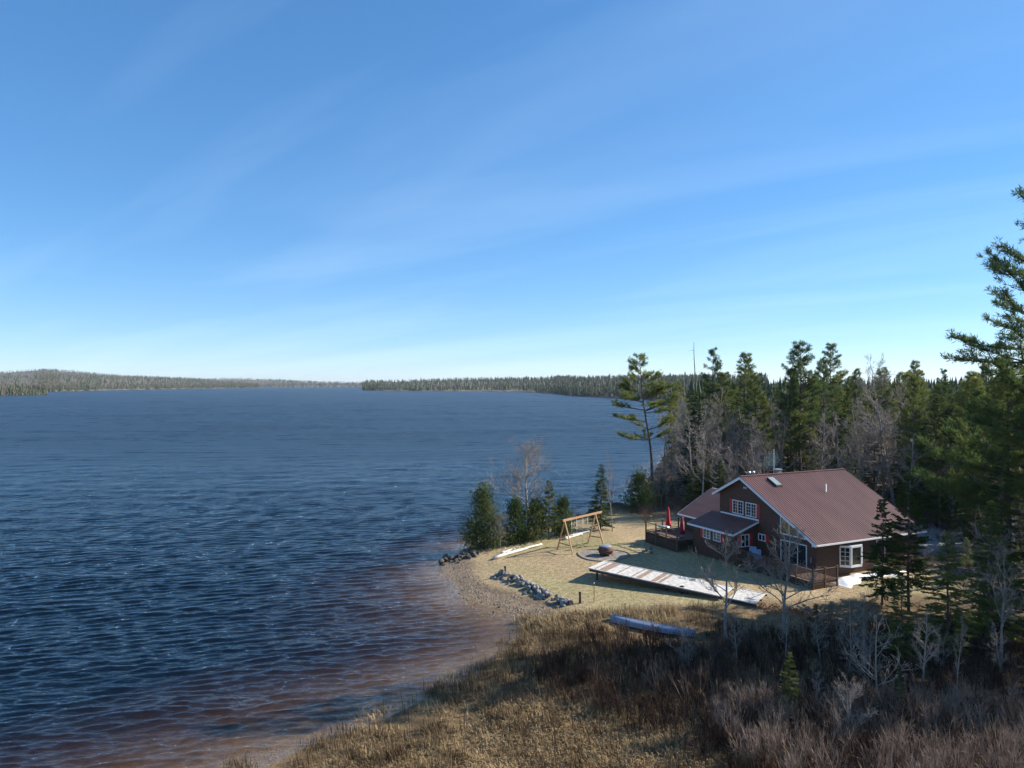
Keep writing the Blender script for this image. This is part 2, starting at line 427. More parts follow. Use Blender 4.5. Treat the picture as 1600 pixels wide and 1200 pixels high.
for k in range(140):
    lam = np.exp(rw.uniform(np.log(.36), np.log(2.4))); th = R(16) + rw.normal()*R(16) + R(90); ph = rw.uniform(0, 6.283)
    amp = .0100*lam*np.exp(-((np.log(lam/.8))/.7)**2)
    fade = sm(.42, .2, gap/lam)
    g = .75 + .25*np.sin(WX*.05*rw.uniform(.5, 1.5)+WY*.06*rw.uniform(.5, 1.5)+ph*3)
    WZ += amp*fade*g*np.sin((WX*math.cos(th)+WY*math.sin(th))*2*math.pi/lam + ph)
for k in range(36):
    lam = rw.uniform(3.5, 10); th = R(14) + rw.normal()*R(20) + R(90); ph = rw.uniform(0, 6.283)
    WZ += .0010*lam*sm(.42, .2, gap/lam)*np.sin((WX*math.cos(th)+WY*math.sin(th))*2*math.pi/lam + ph)
WZ = (WZ + 3.0*np.minimum(np.maximum(WZ, 0), .12)**2)*sm(0, -5, signed(WX, WY, SHORE) - 1.0)
wb = MB(); nw, nr = len(ss), len(ys); i = np.arange(nr-1)[:, None]*nw; j = np.arange(nw-1)[None, :]
wb.add(np.stack([WX, WY, WZ], -1).reshape(-1, 3), np.stack([i+j, i+j+1, i+nw+j+1, i+nw+j], -1).reshape(-1, 4), True)
tag(wb.build('lake_water', m), kind='structure')

# ---------------------------------------------------------------- far shores
def shore_pts(rows):
    """(bearing slope x/y, distance) of the waterline"""
    return np.array([((px-800)/1150, 17.5*1150/(py-598)) for px, py in rows])
def far_land(name, rows, hills, seed, ntree, maxoff, cone_frac, clear=None):
    P = shore_pts(rows); rng = np.random.RandomState(seed)
    n = 160; tt = np.linspace(0, len(P)-1, n); bs = np.interp(tt, range(len(P)), P[:, 0]); ds = np.interp(tt, range(len(P)), P[:, 1])
    ds = ds*(1 + .006*np.sin(np.arange(n)*1.3) + .004*rng.normal(size=n))
    offs = np.array([0, 6, 30, 90, 200, 400, 700, 1100, 1700, 2600]); offs = offs[offs <= maxoff]
    def pt(i, off):
        d = np.interp(i, range(n), ds) + off; s = np.interp(i, range(n), bs)
        return s*d, d, np.maximum(hills(s, d, off), .3)*sm(0, 8, off) - .3*(off < 1)
    b = MB(); I, O = np.meshgrid(np.arange(n), offs); x, y, z = pt(I, O)
    a = np.arange(len(offs)-1)[:, None]*n; c = np.arange(n-1)[None, :]
    b.add(np.stack([x, y, z], -1).reshape(-1, 3), np.stack([a+c, a+c+1, a+n+c+1, a+n+c], -1).reshape(-1, 4), True)
    tag(b.build(name, MT['far_floor']), kind='structure')
    ii = rng.uniform(0, n-1, ntree); oo = 4 + (maxoff-10)*rng.uniform(0, 1, ntree)**2.2
    x, y, z = pt(ii, oo)
    isc = rng.uniform(0, 1, ntree) < cone_frac + .25*np.sin(ii*.35) * np.cos(oo*.02)
    if clear is not None:
        k = ~clear(ii/(n-1), oo); x, y, z, isc, oo = x[k], y[k], z[k], isc[k], oo[k]
    cb, bb = MB(), MB()
    h = rng.uniform(7, 13, len(x)) * (1 + .35*(rng.uniform(0, 1, len(x)) > .93)); h = np.where(oo < 14, h*.65, h)
    for k in np.where(isc)[0]:
        r = h[k]*rng.uniform(.17, .28); nseg = 5; base = np.array([x[k], y[k], z[k]])
        for q in range(3):
            z0, z1, rr = h[k]*(.08+.27*q), h[k]*(.5+.25*q), r*(1-.28*q)
            a = rng.uniform(0, 6.28) + np.arange(nseg)*2*math.pi/nseg; rj = rr*rng.uniform(.6, 1.25, nseg)
            v = np.concatenate([np.stack([rj*np.cos(a), rj*np.sin(a), z0+rng.uniform(-.6, .6, nseg)], 1), [[rng.normal()*.2, rng.normal()*.2, z1]]]) + base
            cb.add(v, [(u_, (u_+1) % nseg, nseg) for u_ in range(nseg)])
    w_ = np.where(~isc)[0]; mm = 16
    cen = np.stack([x[w_], y[w_], z[w_] + h[w_]*.48], -1).repeat(mm, 0); hh = h[w_].repeat(mm)
    q = rng.normal(size=(len(cen), 3)); q /= np.linalg.norm(q, axis=1)[:, None]; q *= rng.uniform(.1, 1, (len(cen), 1))**.5
    st = cen + q*np.stack([hh*.17, hh*.17, hh*.36], -1)
    dd = q*np.array([.6, .6, .3]) + np.array([0, 0, .8])
    bb.diamonds(st, dd, hh*.26, hh*.06, rng)
    tr = np.stack([x[w_], y[w_], z[w_]], -1); bb.diamonds(tr, np.tile([[0, 0, 1.]], (len(tr), 1)), h[w_]*.95, h[w_]*.03, rng)
    return cb, bb
MT['far_floor'] = mat('far_forest_floor', (.11, .095, .07), .95, .35, .02)
def hillsL(s, d, off):
    x = s*d
    return (2 + .012*off + 13*sm(0, 900, off)*sm(-.33, -.60, s) + 8*sm(0, 700, off)*sm(-.30, -.5, s)
            + 30*np.exp(-((s+.635)/.075)**2)*sm(900, 2500, off)) * (1-.6*sm(-.45, -.33, s))
cb, bb = far_land('far_hills', [(-160,611),(-60,611),(60,612),(90,611.6),(150,610.3),(230,608.6),(300,607.5),(360,606.6),(404,606)], hillsL, 3, 6500, 2600, .48)
tag(cb.build('far_evergreen_wood', MT['farpine']), 'dark evergreens mixed through the far left shore woods', 'forest', kind='stuff')
tag(bb.build('far_bare_wood', MT['farbare']), 'grey leafless woods along the far left shore and hill', 'forest', kind='stuff')
cb, bb = far_land('near_headland', [(-200,619),(-100,618.5),(0,618),(40,617.3),(74,616.8)], lambda s, d, off: 2+.02*off+0*s, 4, 520, 90, .5)
tag(cb.build('headland_evergreen_wood', MT['farpine']), 'evergreens on the small headland at the left edge of the lake', 'forest', kind='stuff')
tag(bb.build('headland_bare_wood', MT['farbare']), 'bare trees on the small headland at the left edge of the lake', 'forest', kind='stuff')
cb, bb = far_land('horizon_hills', [(300,604.6),(420,604.4),(480,604.3),(570,604.2),(700,604.2)],
    lambda s, d, off: 3 + 24*sm(0, 1100, off)*np.exp(-((s+.38)/.10)**2) + 9*sm(0, 900, off) + 0*d, 7, 2200, 1700, .6)
tag(cb.build('horizon_evergreen_wood', MT['farpine']), 'hazy evergreen woods on the low hills at the end of the lake', 'forest', kind='stuff')
tag(bb.build('horizon_bare_wood', MT['farbare']), 'hazy bare woods on the low hills at the end of the lake', 'forest', kind='stuff')
def hillsR(s, d, off): return 1.2 + .016*off + 9*sm(20, 500, off)*sm(-.22, -.02, s)
cb, bb = far_land('right_far_shore', [(566,609.6),(600,610.6),(680,611.0),(760,611.6),(815,612.6),(868,615.4),(880,617),(900,619),(960,622),(1020,625.5),(1060,628.5),(1110,632),(1200,634)],
    hillsR, 9, 6200, 1100, .72, clear=lambda f, o: ((f > .22) & (f < .37) & (o < 45)) | ((f > .05) & (f < .3) & (o < 9)))
tag(cb.build('right_shore_evergreen_wood', MT['farpine']), 'evergreen woods along the far right shore across the bay', 'forest', kind='stuff')
tag(bb.build('right_shore_bare_wood', MT['farbare']), 'grey bare woods along the far right shore across the bay', 'forest', kind='stuff')

# ---------------------------------------------------------------- tree prototypes: (trunk mesh, crown mesh)
def limb(p0, d, L, rng, n=4, bend=.15, up=.0):
    pts = [np.array(p0, float)]; d = np.array(d, float); d /= np.linalg.norm(d)
    for _ in range(n):
        d = d + rng.normal(size=3)*bend + np.array([0, 0, up]); d /= np.linalg.norm(d)
        pts.append(pts[-1] + d*L/n)
    return np.array(pts), d
def spruce(name, H, Rm, seed, z0=.06, fol='spruce', dens=1.7, sparse=0.0, droop=.28):
    rng = np.random.RandomState(seed); tb, cb = MB(), MB()
    zs = np.linspace(-.3, H, 9); tb.tube(np.stack([.04*np.sin(zs*.7+seed), .04*np.cos(zs*.5), zs], 1), np.maximum(.011*H*(1-zs/H)+.012, .012), 7)
    cs, ds, ls, ws = [], [], [], []
    z = z0*H
    while z < H-.12:
        tt = (z - z0*H)/(H - z0*H)
        for _ in range(rng.randint(4, 7)):
            if rng.uniform() < sparse: continue
            a = rng.uniform(0, 6.283); L = (Rm*(1-tt)**.85*rng.uniform(.68, 1.12) + .12)*(.75+.25*min(1, tt*8+.35))
            zz_ = z + rng.uniform(-.1, .1); dh = np.array([math.cos(a), math.sin(a), 0]); pr = np.array([-dh[1], dh[0], 0])
            rise = rng.uniform(-.05, .15) + .45*tt
            f = lambda s: dh*L*s[:, None] + np.array([0, 0, 1.])*(L*(rise*s - droop*s**2 + .10*s**4))[:, None] + np.array([0, 0, zz_])
            tb.tube(f(np.array([0, .5, .9])), [.012*L+.008, .008*L+.004, .004], 3, cap=False)
            k = int((7 + L*13)*dens); s = rng.uniform(.12, 1.0, k)**.8; side = rng.choice([-1, 1], k)
            ang = rng.uniform(.5, 1.1, k)
            d = dh*np.cos(ang)[:, None] + pr*(side*np.sin(ang))[:, None] + np.array([0, 0, 1.])*rng.uniform(-.45, .15, k)[:, None]
            cs.append(f(s)); ds.append(d); ls.append((.16 + .34*(1-s)*min(L, 1.6)/1.2)*rng.uniform(.7, 1.3, k) + .06); ws.append(rng.uniform(.06, .13, k))
            cs.append(f(np.array([.88, .95]))); ds.append(np.tile(dh + [0, 0, .1], (2, 1))); ls.append(np.array([.25, .2])); ws.append(np.array([.09, .08]))
        z += rng.uniform(.2, .32)*(.55 + .05*H)
    cs.append(np.array([[0, 0, H-.35]]*6)); ds.append(np.concatenate([rng.normal(size=(5, 3))*.4+[0, 0, 1], [[0, 0, 1]]])); ls.append(np.full(6, .45)); ws.append(np.full(6, .07))
    cb.diamonds(np.concatenate(cs), np.concatenate(ds), np.concatenate(ls), np.concatenate(ws), rng)
    return tb.mesh(name+'_trunk', MT['bark']), cb.mesh(name+'_crown', MT[fol])
def pine(name, H, Rm, seed, z0=.3, gap=.0, lean=(0, 0), tuft=1.0, prof=None, space=.85):
    rng = np.random.RandomState(seed); tb, cb = MB(), MB()
    zs = np.linspace(-.4, H, 14); lx, ly = lean
    ax_ = lambda z: np.stack([lx*(np.asarray(z)/H)**1.3 + .12*np.sin(np.asarray(z)*.45+seed), ly*(np.asarray(z)/H)**1.3 + .12*np.cos(np.asarray(z)*.38), np.asarray(z)], -1)
    tb.tube(ax_(zs), .0125*H*(1-zs/H*.92), 8)
    C_, D_ = [], []
    z = z0*H
    prof = prof or (lambda q: (1-q)**.75*(.55+.45*min(1, q*5)) + .08)
    while z < H-.2:
        q = (z-z0*H)/(H-z0*H)
        for _ in range(rng.randint(4, 6)):
            if rng.uniform() < gap: continue
            a = rng.uniform(0, 6.283); L = Rm*prof(q)*rng.uniform(.55, 1.15)
            base = ax_(np.array([z + rng.uniform(-.25, .25)]))[0]
            pts, dl = limb(base, (math.cos(a), math.sin(a), rng.uniform(-.12, .18) + .75*q**2), L, rng, 6, .07, .05 + .05*q)
            tb.tube(pts, np.linspace(.014*L+.02, .012, 7), 4, cap=False)
            nsub = max(2, int(L*2.0))
            subs = [(pts, L)]
            for k in range(nsub):
                s = rng.uniform(.25, .95); ii = int(s*6); p = pts[ii] + (pts[min(ii+1, 6)]-pts[ii])*(s*6-ii)
                ang = a + rng.choice([-1, 1])*rng.uniform(.5, 1.0)
                sp, _d = limb(p, (math.cos(ang), math.sin(ang), rng.uniform(0, .3)), L*.42*(1.15-s)+.35, rng, 3, .1, .1)
                tb.tube(sp, np.linspace(.02, .008, 4), 3, cap=False); subs.append((sp, 1))
            for sp, _l in subs:
                m_ = len(sp)-1; k = max(3, int(np.linalg.norm(sp[-1]-sp[0])*4.0*tuft))
                s = rng.uniform(.35 if m_ == 6 else .1, 1.0, k)*m_; s[0] = m_; ii = np.minimum(s.astype(int), m_-1)
                p = sp[ii] + (sp[ii+1]-sp[ii])*(s-ii)[:, None]; dd = sp[ii+1]-sp[ii]; dd /= np.linalg.norm(dd, axis=1)[:, None]
                C_.append(p); D_.append(dd)
        z += space*rng.uniform(.7, 1.3)*(1-.45*q)
    c = np.concatenate(C_); d = np.concatenate(D_); nn = 11
    c = c.repeat(nn, 0) + rng.normal(size=(len(c)*nn, 3))*.07; d = d.repeat(nn, 0)*.55 + rng.normal(size=(len(d)*nn, 3))*.6 + np.array([0, 0, .35])
    cb.diamonds(c, d, rng.uniform(.26, .46, len(c)), rng.uniform(.035, .07, len(c)), rng)
    return tb.mesh(name+'_trunk', MT['bark']), cb.mesh(name+'_crown', MT['pine'])
def cedar(name, H, Rm, seed, fol='cedar', n=2600):
    rng = np.random.RandomState(seed); tb, cb = MB(), MB()
    tb.tube([(0, 0, -.3), (.05, .03, H*.4), (0, .05, H*.85)], [.03*Rm+.05, .06, .02], 6)
    nl = 60; C_, D_ = [], []
    for k in range(nl):
        q = rng.uniform(.0, 1)**1.15; a = rng.uniform(0, 6.283); rr = Rm*(1-q)**.8*(.75+.25*min(1, q*5))*rng.uniform(.6, 1.1)
        tip = np.array([rr*math.cos(a), rr*math.sin(a), H*q*.93 + .25*rr]); base = np.array([0, 0, max(.1, H*q*.93 - .25*rr)])
        tb.tube([base, (base+tip)/2 + [0, 0, -.05], tip], [.025, .018, .008], 3, cap=False)
        m_ = int(n/nl); s = rng.uniform(.3, 1.05, m_)[:, None]
        C_.append(base + (tip-base)*s + rng.normal(size=(m_, 3))*np.array([.3, .3, .34])*Rm*.5); D_.append((tip-base)/np.linalg.norm(tip-base)*.5 + rng.normal(size=(m_, 3))*.5 + [0, 0, .6])
    c = np.concatenate(C_); cb.diamonds(c, np.concatenate(D_), rng.uniform(.18, .36, len(c)), rng.uniform(.07, .15, len(c)), rng)
    return tb.mesh(name+'_trunk', MT['bark']), cb.mesh(name+'_crown', MT[fol])
def bare(name, H, spread, seed, first=.3, nb=16, stems=1, bark='greybark', fine=1.0, r0=None):
    rng = np.random.RandomState(seed); tb, cb = MB(), MB(); r0 = r0 or .011*H+.02
    def grow(p0, d, L, r, lev, up):
        pts, _d = limb(p0, d, L, rng, 4, .10 + .04*lev, up); rr = np.linspace(r, max(r*.35, .012), 5)
        (tb if lev < 2 else cb).tube(pts, rr, 5 if lev < 2 else 3, cap=False)
        if lev >= 3: return
        k = int((6 if lev == 1 else 5)*fine*min(1.3, .5+L/2.5)) if lev else 0
        for _ in range(k):
            s = rng.uniform(.25, 1); ii = min(3, int(s*4)); p = pts[ii] + (pts[ii+1]-pts[ii])*(s*4-ii)
            dd = pts[ii+1]-pts[ii]; dd = dd/np.linalg.norm(dd) + rng.normal(size=3)*.6; dd[2] += .25
            grow(p, dd, L*rng.uniform(.28, .5), rr[ii]*.5, lev+1, .05)
    for st in range(stems):
        a = rng.uniform(0, 6.28); tilt = 0.04 if stems == 1 else rng.uniform(.08, .3)
        pts, _d = limb((0, 0, -.3), (math.cos(a)*tilt, math.sin(a)*tilt, 1), H*rng.uniform(.85, 1), rng, 8, .05, .06)
        rr = np.linspace(r0, .012, 9)/(1 if stems == 1 else 1.5); tb.tube(pts, rr, 7)
        for k in range(int(nb/(1 if stems == 1 else 1.6))):
            s = first + (1-first)*rng.uniform(0, .98); ii = min(7, int(s*8)); p = pts[ii] + (pts[ii+1]-pts[ii])*(s*8-ii)
            a = rng.uniform(0, 6.283); L = spread*(1.1-s)**.6*rng.uniform(.6, 1.15)
            grow(p, (math.cos(a), math.sin(a), rng.uniform(.5, 1.1)), L, rr[ii]*.5, 1, .07)
    return tb.mesh(name+'_trunk', MT[bark]), cb.mesh(name+'_twigs', MT['twig'] if bark != 'palebark' else MT['palebark'])
def snag(name, H, seed):
    rng = np.random.RandomState(seed); tb, cb = MB(), MB(); zs = np.linspace(-.3, H, 14)
    tb.tube(np.stack([.15*np.sin(zs*.5), .1*np.cos(zs*.7), zs], 1), np.linspace(.24, .03, 14), 7)
    for k in range(34):
        z = rng.uniform(.3, .97)*H; a = rng.uniform(0, 6.28); pts, _d = limb((.15*math.sin(z*.5), .1*math.cos(z*.7), z), (math.cos(a), math.sin(a), rng.uniform(-.3, .2)), rng.uniform(.3, 1.5), rng, 3, .15)
        cb.tube(pts, np.linspace(.03, .008, 4), 3, cap=False)
    return tb.mesh(name+'_trunk', MT['bark']), cb.mesh(name+'_limbs', MT['bark'])

def plant(name, proto, x, y, H0, h, rz, label, cat='tree', group=None, wide=1.0, z=None, crown='crown'):
    """one tree: an Empty at its foot with its trunk and its crown as parts"""
    e = empty(name, (x, y, gz(x, y) if z is None else z), rz, label, cat, group)
    s = h/H0; e.scale = (s*wide, s*wide, s)
    link('trunk', proto[0], e); link(crown, proto[1], e)
    return e
rnd = random.Random(11)
SP = [spruce('spruce', 12, 2.3, 1), spruce('spruce', 12, 1.9, 2), spruce('spruce', 12, 2.7, 3, z0=.12)]
FIR = [spruce('fir', 10, 2.1, 21, z0=.2, fol='youngfir', sparse=.08, droop=.12), spruce('fir', 8, 2.3, 22, z0=.1, fol='spruce', sparse=.05)]
PN = [pine('pine', 22, 4.6, 31, z0=.32, gap=.12), pine('pine', 22, 3.9, 32, z0=.42, gap=.2), pine('pine', 22, 5.4, 33, z0=.28, gap=.1), pine('pine', 22, 3.4, 34, z0=.5, gap=.25)]
BR = [bare('bare_tree', 12, 3.6, 41, fine=1.4), bare('bare_tree', 12, 3.0, 42, first=.35, fine=1.4, nb=20), bare('birch', 13, 3.4, 43, bark='palebark', nb=22, fine=1.3), bare('bare_tree', 11, 4.6, 44, first=.07, nb=20, fine=1.2)]
CD = [cedar('cedar', 4.5, 2.0, 51, n=3000), cedar('cedar', 4.5, 2.3, 52, n=3000)]

# ---- single trees that can be picked out in the photograph
lone = pine('lone_pine', 22, 6.8, 61, z0=.42, gap=.36, lean=(-2.4, .4), tuft=1.5, space=1.25)
plant('pine_tree', lone, 20.6, 107, 22, 21.4, .3, 'tall leaning white pine standing alone at the water edge of the forest')
plant('dead_tree', snag('dead_tree', 22.5, 62), 27.8, 112, 22.5, 23.0, 0, 'bare dead spire rising right of the lone leaning pine', crown='limb_stubs')
plant('pine_tree', PN[3], 32.3, 118, 22, 22.0, 1, 'thin ragged pine just right of the dead spire', wide=.95)
plant('pine_tree', PN[1], 38.1, 120, 22, 21.3, 2, 'dense dark pine above the left end of the red-brown roof ridge', wide=1.05)
plant('pine_tree', PN[2], 41.1, 105, 22, 22.3, 4.1, 'broad layered pine directly behind the middle of the house roof')
plant('pine_tree', PN[0], 65, 150, 22, 24.2, 2.5, 'tall pine right of the broad layered pine, top against the sky')
giant = pine('giant_pine', 30, 9.4, 63, z0=.14, gap=.3, tuft=1.1, space=1.5, prof=lambda q: (1-q)**.8*.95 + .06)
plant('pine_tree', giant, 37.3, 52.5, 30, 30.6, .6, 'huge dark white pine filling the right edge of the picture')
plant('spruce_tree', SP[1], 45.7, 100, 12, 16.3, 0, 'narrow dark pointed spruce behind the right end of the roof ridge', wide=.75)
plant('spruce_tree', SP[0], 49.0, 85, 12, 15.3, 1, 'pointed spruce right of the house, nearest tall spire below the giant pine', wide=.75)
plant('spruce_tree', SP[0], 29.9, 104, 12, 9.8, 2, 'dark young spruce at the forest edge left of the house', wide=.8)
bigbirch = bare('big_birch', 17, 6.0, 64, first=.28, nb=30, bark='palebark', fine=1.35)
plant('birch_tree', bigbirch, 49.5, 95, 17, 20.3, 0, 'large pale leafless birch with wide crown behind the house', crown='twigs')
plant('birch_tree', BR[2], 30.0, 109, 13, 17.5, 1, 'slender white birch trunk beside the dead spire', crown='twigs')
plant('fir_tree', FIR[0], 29.2, 54.2, 10, 10.4, 0, 'light green fir with bare lower trunk in front of the right house wall', wide=.9)
plant('fir_tree', FIR[1], 28.0, 55.6, 8, 8.0, 1, 'dark fir left of the light green fir by the house', wide=.8)
plant('fir_tree', FIR[1], 22.6, 47.5, 8, 2.0, 2, 'tiny dark fir on the dry grass in front of the snow patch')
plant('spruce_tree', SP[2], 23.0, 43.5, 12, 5.6, 0, 'low bushy spruce in the shaded foreground thicket', wide=1.15)
plant('spruce_tree', SP[2], 26.4, 44.6, 12, 8.0, 2, 'larger bushy spruce at the right of the foreground thicket', wide=1.1)
plant('spruce_tree', SP[1], 19.3, 46.8, 12, 3.0, 2, 'small green spruce beside the white birch in the thicket', wide=1.2)
plant('spruce_tree', SP[2], 30.3, 46.5, 12, 9.5, 1, 'full dark spruce right of the many-stemmed grey tree', wide=1.05)
plant('spruce_tree', SP[0], 33.6, 50.5, 12, 12.0, 4, 'tall full spruce under the huge pine at the right edge', wide=1.05)
# the point
plant('cedar_tree', cedar('big_cedar', 7, 3.0, 65, n=6800), -2.9, 76, 7, 6.6, 0, 'big bushy evergreen at the tip of the grassy point')
plant('cedar_tree', CD[0], .3, 77.5, 4.5, 4.8, 1, 'round olive cedar right of the big bushy evergreen on the point')
plant('cedar_tree', CD[1], 2.4, 78.8, 4.5, 4.5, 3, 'dark cedar below the bare tree on the point')
plant('cedar_tree', CD[0], 5.6, 81.0, 4.5, 4.3, 2, 'dark cedar just left of the swing set')
plant('spruce_tree', FIR[0], 4.0, 79.3, 10, 6.4, 1, 'slim spruce with bare lower stem among the cedars', wide=1.1)
plant('bare_tree', bare('point_tree', 11, 5.0, 66, first=.25, nb=26, fine=1.3), 1.6, 80.5, 11, 12.2, 0, 'tall bare tree rising above the cedars on the point', crown='twigs')
plant('bare_shrub', BR[3], -1.2, 75.3, 11, 4.2, 1, 'forked bare grey sapling between the evergreens on the point', 'shrub', crown='twigs')
plant('spruce_tree', SP[0], 10.2, 84.6, 12, 7.5, 2, 'neat spruce on the lawn behind the swing set', wide=1.25)
plant('bare_tree', BR[1], 11.3, 82.8, 12, 9.2, 2, 'thin bare tree beside the neat spruce on the lawn', wide=.55, crown='twigs')
plant('cedar_tree', CD[1], 16.5, 95.5, 4.5, 5.4, 1, 'dark cedar at the left foot of the forest')
# bare trees standing before the dock and in the thicket
near = [bare('near_tree', 7, 3.4, 71, first=.36, nb=16, fine=1.3, r0=.11), bare('near_tree', 7, 3.5, 72, first=.34, nb=17, fine=1.3, r0=.12), bare('near_birch', 6, 2.3, 73, first=.25, nb=9, bark='palebark', r0=.07)]
plant('bare_tree', near[0], 13.75, 47.4, 7, 8.0, 0, 'leafless grey tree in front of the middle of the dock', crown='twigs')
plant('bare_tree', near[1], 17.9, 48.2, 7, 8.0, 1, 'leafless grey tree in front of the house deck', crown='twigs')
plant('birch_tree', near[2], 19.9, 43.5, 6, 4.8, 0, 'pale forked birch sapling below the small fir', crown='twigs')
plant('birch_tree', near[2], 19.2, 38.5, 6, 5.6, 2, 'pale thin leaning birch in the dark foreground brush', crown='twigs')
plant('bare_tree', BR[3], 31.5, 49, 11, 8.6, 1, 'many-stemmed grey bare tree right of the two firs', crown='twigs')
plant('bare_tree', BR[0], 28.6, 43, 12, 9.0, 2, 'grey bare tree standing over the bushy foreground spruces', wide=.8, crown='twigs')
plant('bare_tree', BR[1], 29.2, 41.0, 12, 9.5, 3, 'tall bare trunk at the right edge of the foreground', wide=.7, crown='twigs')
plant('bare_tree', BR[1], 23.3, 38.6, 12, 5.2, 3, 'thin bare stem in the brush below the bushy spruces', wide=.5, crown='twigs')

def thicket(rg):
    x = rg.uniform(9, 31); y = rg.uniform(33.5, 45); return (x, y) if x > 9+.5*max(0, 44-y) else (None, None)
def saplings():
    forest(17, thicket, {'s': (1.5, 3.6), 'b': (2.6, 5.2)}, 17, 'ssbbb', {
        's': ('spruce_tree', 'knee to head high young spruce in the foreground brush', 'young spruces in the brush'),
        'b': ('bare_sapling', 'thin leafless sapling standing in the foreground brush', 'bare saplings in the brush')}, 1.4)
# ---- the forest: individuals no one could tell apart share a label by kind
FL = {'p': ('pine_tree', 'white pine among the crowded trees of the forest behind the house', 'forest pines behind the house'),
      's': ('spruce_tree', 'dark spruce among the crowded trees of the forest behind the house', 'forest spruces behind the house'),
      'b': ('bare_tree', 'leafless grey tree among the evergreens of the forest behind the house', 'forest bare trees behind the house')}
def sun_corridor(x, y, h):
    """trees by the clearing and drive are shortened to let sun reach the house"""
    q = y-.27*(x-25)
    return min(h, max(3.5, .56*(x-36) + (4.5 if q > 64 else .5))) if 53.5 < q < 84 and x < 78 else h
def forest(n, ok, hs, seed, mix, labels, mind=2.2):
    rg = random.Random(seed); placed = []
    tries = 0
    while len(placed) < n and tries < 40000:
        tries += 1
        x, y = ok(rg)
        if x is None or any((x-a)**2 + (y-c)**2 < mind**2 for a, c in placed): continue
        if signed(np.array([x]), np.array([y]), SHORE)[0] < 1.2: continue
        placed.append((x, y)); k = rg.choice(mix); h = sun_corridor(x, y, rg.uniform(*hs[k]))
        pr, H0 = {'p': (rg.choice(PN), 22), 's': (rg.choice(SP), 12), 'b': (rg.choice(BR), 12)}[k]
        nm, lb, gp = labels[k]
        plant(nm, pr, x, y, H0, h, rg.uniform(0, 6.28), lb, 'tree', gp, wide=rg.uniform(.8, 1.1), crown='twigs' if k == 'b' else 'crown')
saplings()
def behind(rg):
    d = rg.uniform(93, 215)**1.0; s = rg.uniform(.17, .76); x, y = s*d, d
    q = (x-21.6)*.9 + (y-69.8)*.436; v = -((x-21.6)*.436 - (y-69.8)*.9)
    if -5 < q < 22 and v < 16: return None, None           # clear of the house
    if 38 < x < 56 and 118 < y < 146: return None, None    # clear of the green roofed building
    if s > .53 and d < 112: return None, None
    if d < 140 and x < .178*d+7: return None, None         # the lone pine stands free
    return x, y
forest(290, behind, {'p': (14, 21), 's': (6, 16), 'b': (10, 16)}, 5, 'ppssssbbbb', FL, 1.9)
def edge(rg):
    y = rg.uniform(90, 128); x = .178*y + rg.uniform(6, 16)
    q = (x-21.6)*.9 + (y-69.8)*.436; v = -((x-21.6)*.436 - (y-69.8)*.9)
    if v < 17 and q < 25: return None, None
    return x, y
forest(72, edge, {'p': (9, 12), 's': (4, 10), 'b': (7, 14)}, 8, 'ssbbbbb', {
    's': ('spruce_tree', 'small spruce in the undergrowth along the left forest edge', 'young spruces at the forest edge'),
    'b': ('bare_tree', 'thin bare tree in the undergrowth along the left forest edge', 'thin bare trees at the forest edge')}, 1.5)
def foot(rg):
    y = rg.uniform(97, 119); return .178*y + rg.uniform(1.8, 6.5), y
forest(14, foot, {'b': (4.5, 9), 's': (2.5, 5)}, 31, 'bbbbs', {
    's': ('spruce_tree', 'low dark spruce around the foot of the lone leaning pine', 'small spruces by the lone pine'),
    'b': ('bare_shrub', 'low bare grey shrub around the foot of the lone leaning pine', 'bare shrubs by the lone pine')}, 1.2)
def right(rg):
    d = rg.uniform(50, 112); s = rg.uniform(.53, .80); x, y = s*d, d
    if x < 33 or (60 < d < 84 and s < .60): return None, None
    return x, y
forest(125, right, {'p': (14, 20), 's': (8, 16), 'b': (8, 13)}, 6, 'sssbbbpp', {
    'p': ('pine_tree', 'pine crowding the shaded wood at the right edge right of the house', 'pines of the right wood'),
    's': ('spruce_tree', 'spruce crowding the shaded wood at the right edge right of the house', 'spruces of the right wood'),
    'b': ('bare_tree', 'bare tree in the shaded wood at the right edge right of the house', 'bare trees of the right wood')}, 1.8)
def shade(rg):
    y = rg.uniform(41, 54); x = y*.70 + rg.uniform(3, 16); return x, y
forest(10, shade, {'p': (17, 23), 's': (12, 16), 'b': (9, 12)}, 14, 'pps', {
    'p': ('pine_tree', 'tall pine of the wood beyond the right edge shading the foreground', 'shade pines at the right'),
    's': ('spruce_tree', 'tall spruce of the wood beyond the right edge shading the foreground', 'shade spruces at the right')}, 3)
# the wood goes on behind as one mass
rg = np.random.RandomState(77); cb = MB(); n = 2600
d = rg.uniform(205, 640, n); s = rg.uniform(.2, .85, n); x, y = s*d, d
k = signed(x, y, SHORE) > 3; x, y = x[k], y[k]; zt = height(x, y)
for a, c, e in zip(x, y, zt):
    h = rg.uniform(11, 19); r = h*rg.uniform(.13, .2)
    for q in range(4):
        ns = 6; an = rg.uniform(0, 6.28) + np.arange(ns)*2*math.pi/ns; rj = r*(1-.22*q)*rg.uniform(.5, 1.3, ns)
        cb.add(np.concatenate([np.stack([a+rj*np.cos(an), c+rj*np.sin(an), e+h*(.08+.2*q)+rg.uniform(-.5, .5, ns)], 1), [[a, c, e+h*(.42+.193*q)]]]), [(u_, (u_+1) % ns, ns) for u_ in range(ns)])
tag(cb.build('far_peninsula_wood', MT['farpine']), 'mass of evergreens far back on the wooded peninsula', 'forest', kind='stuff')

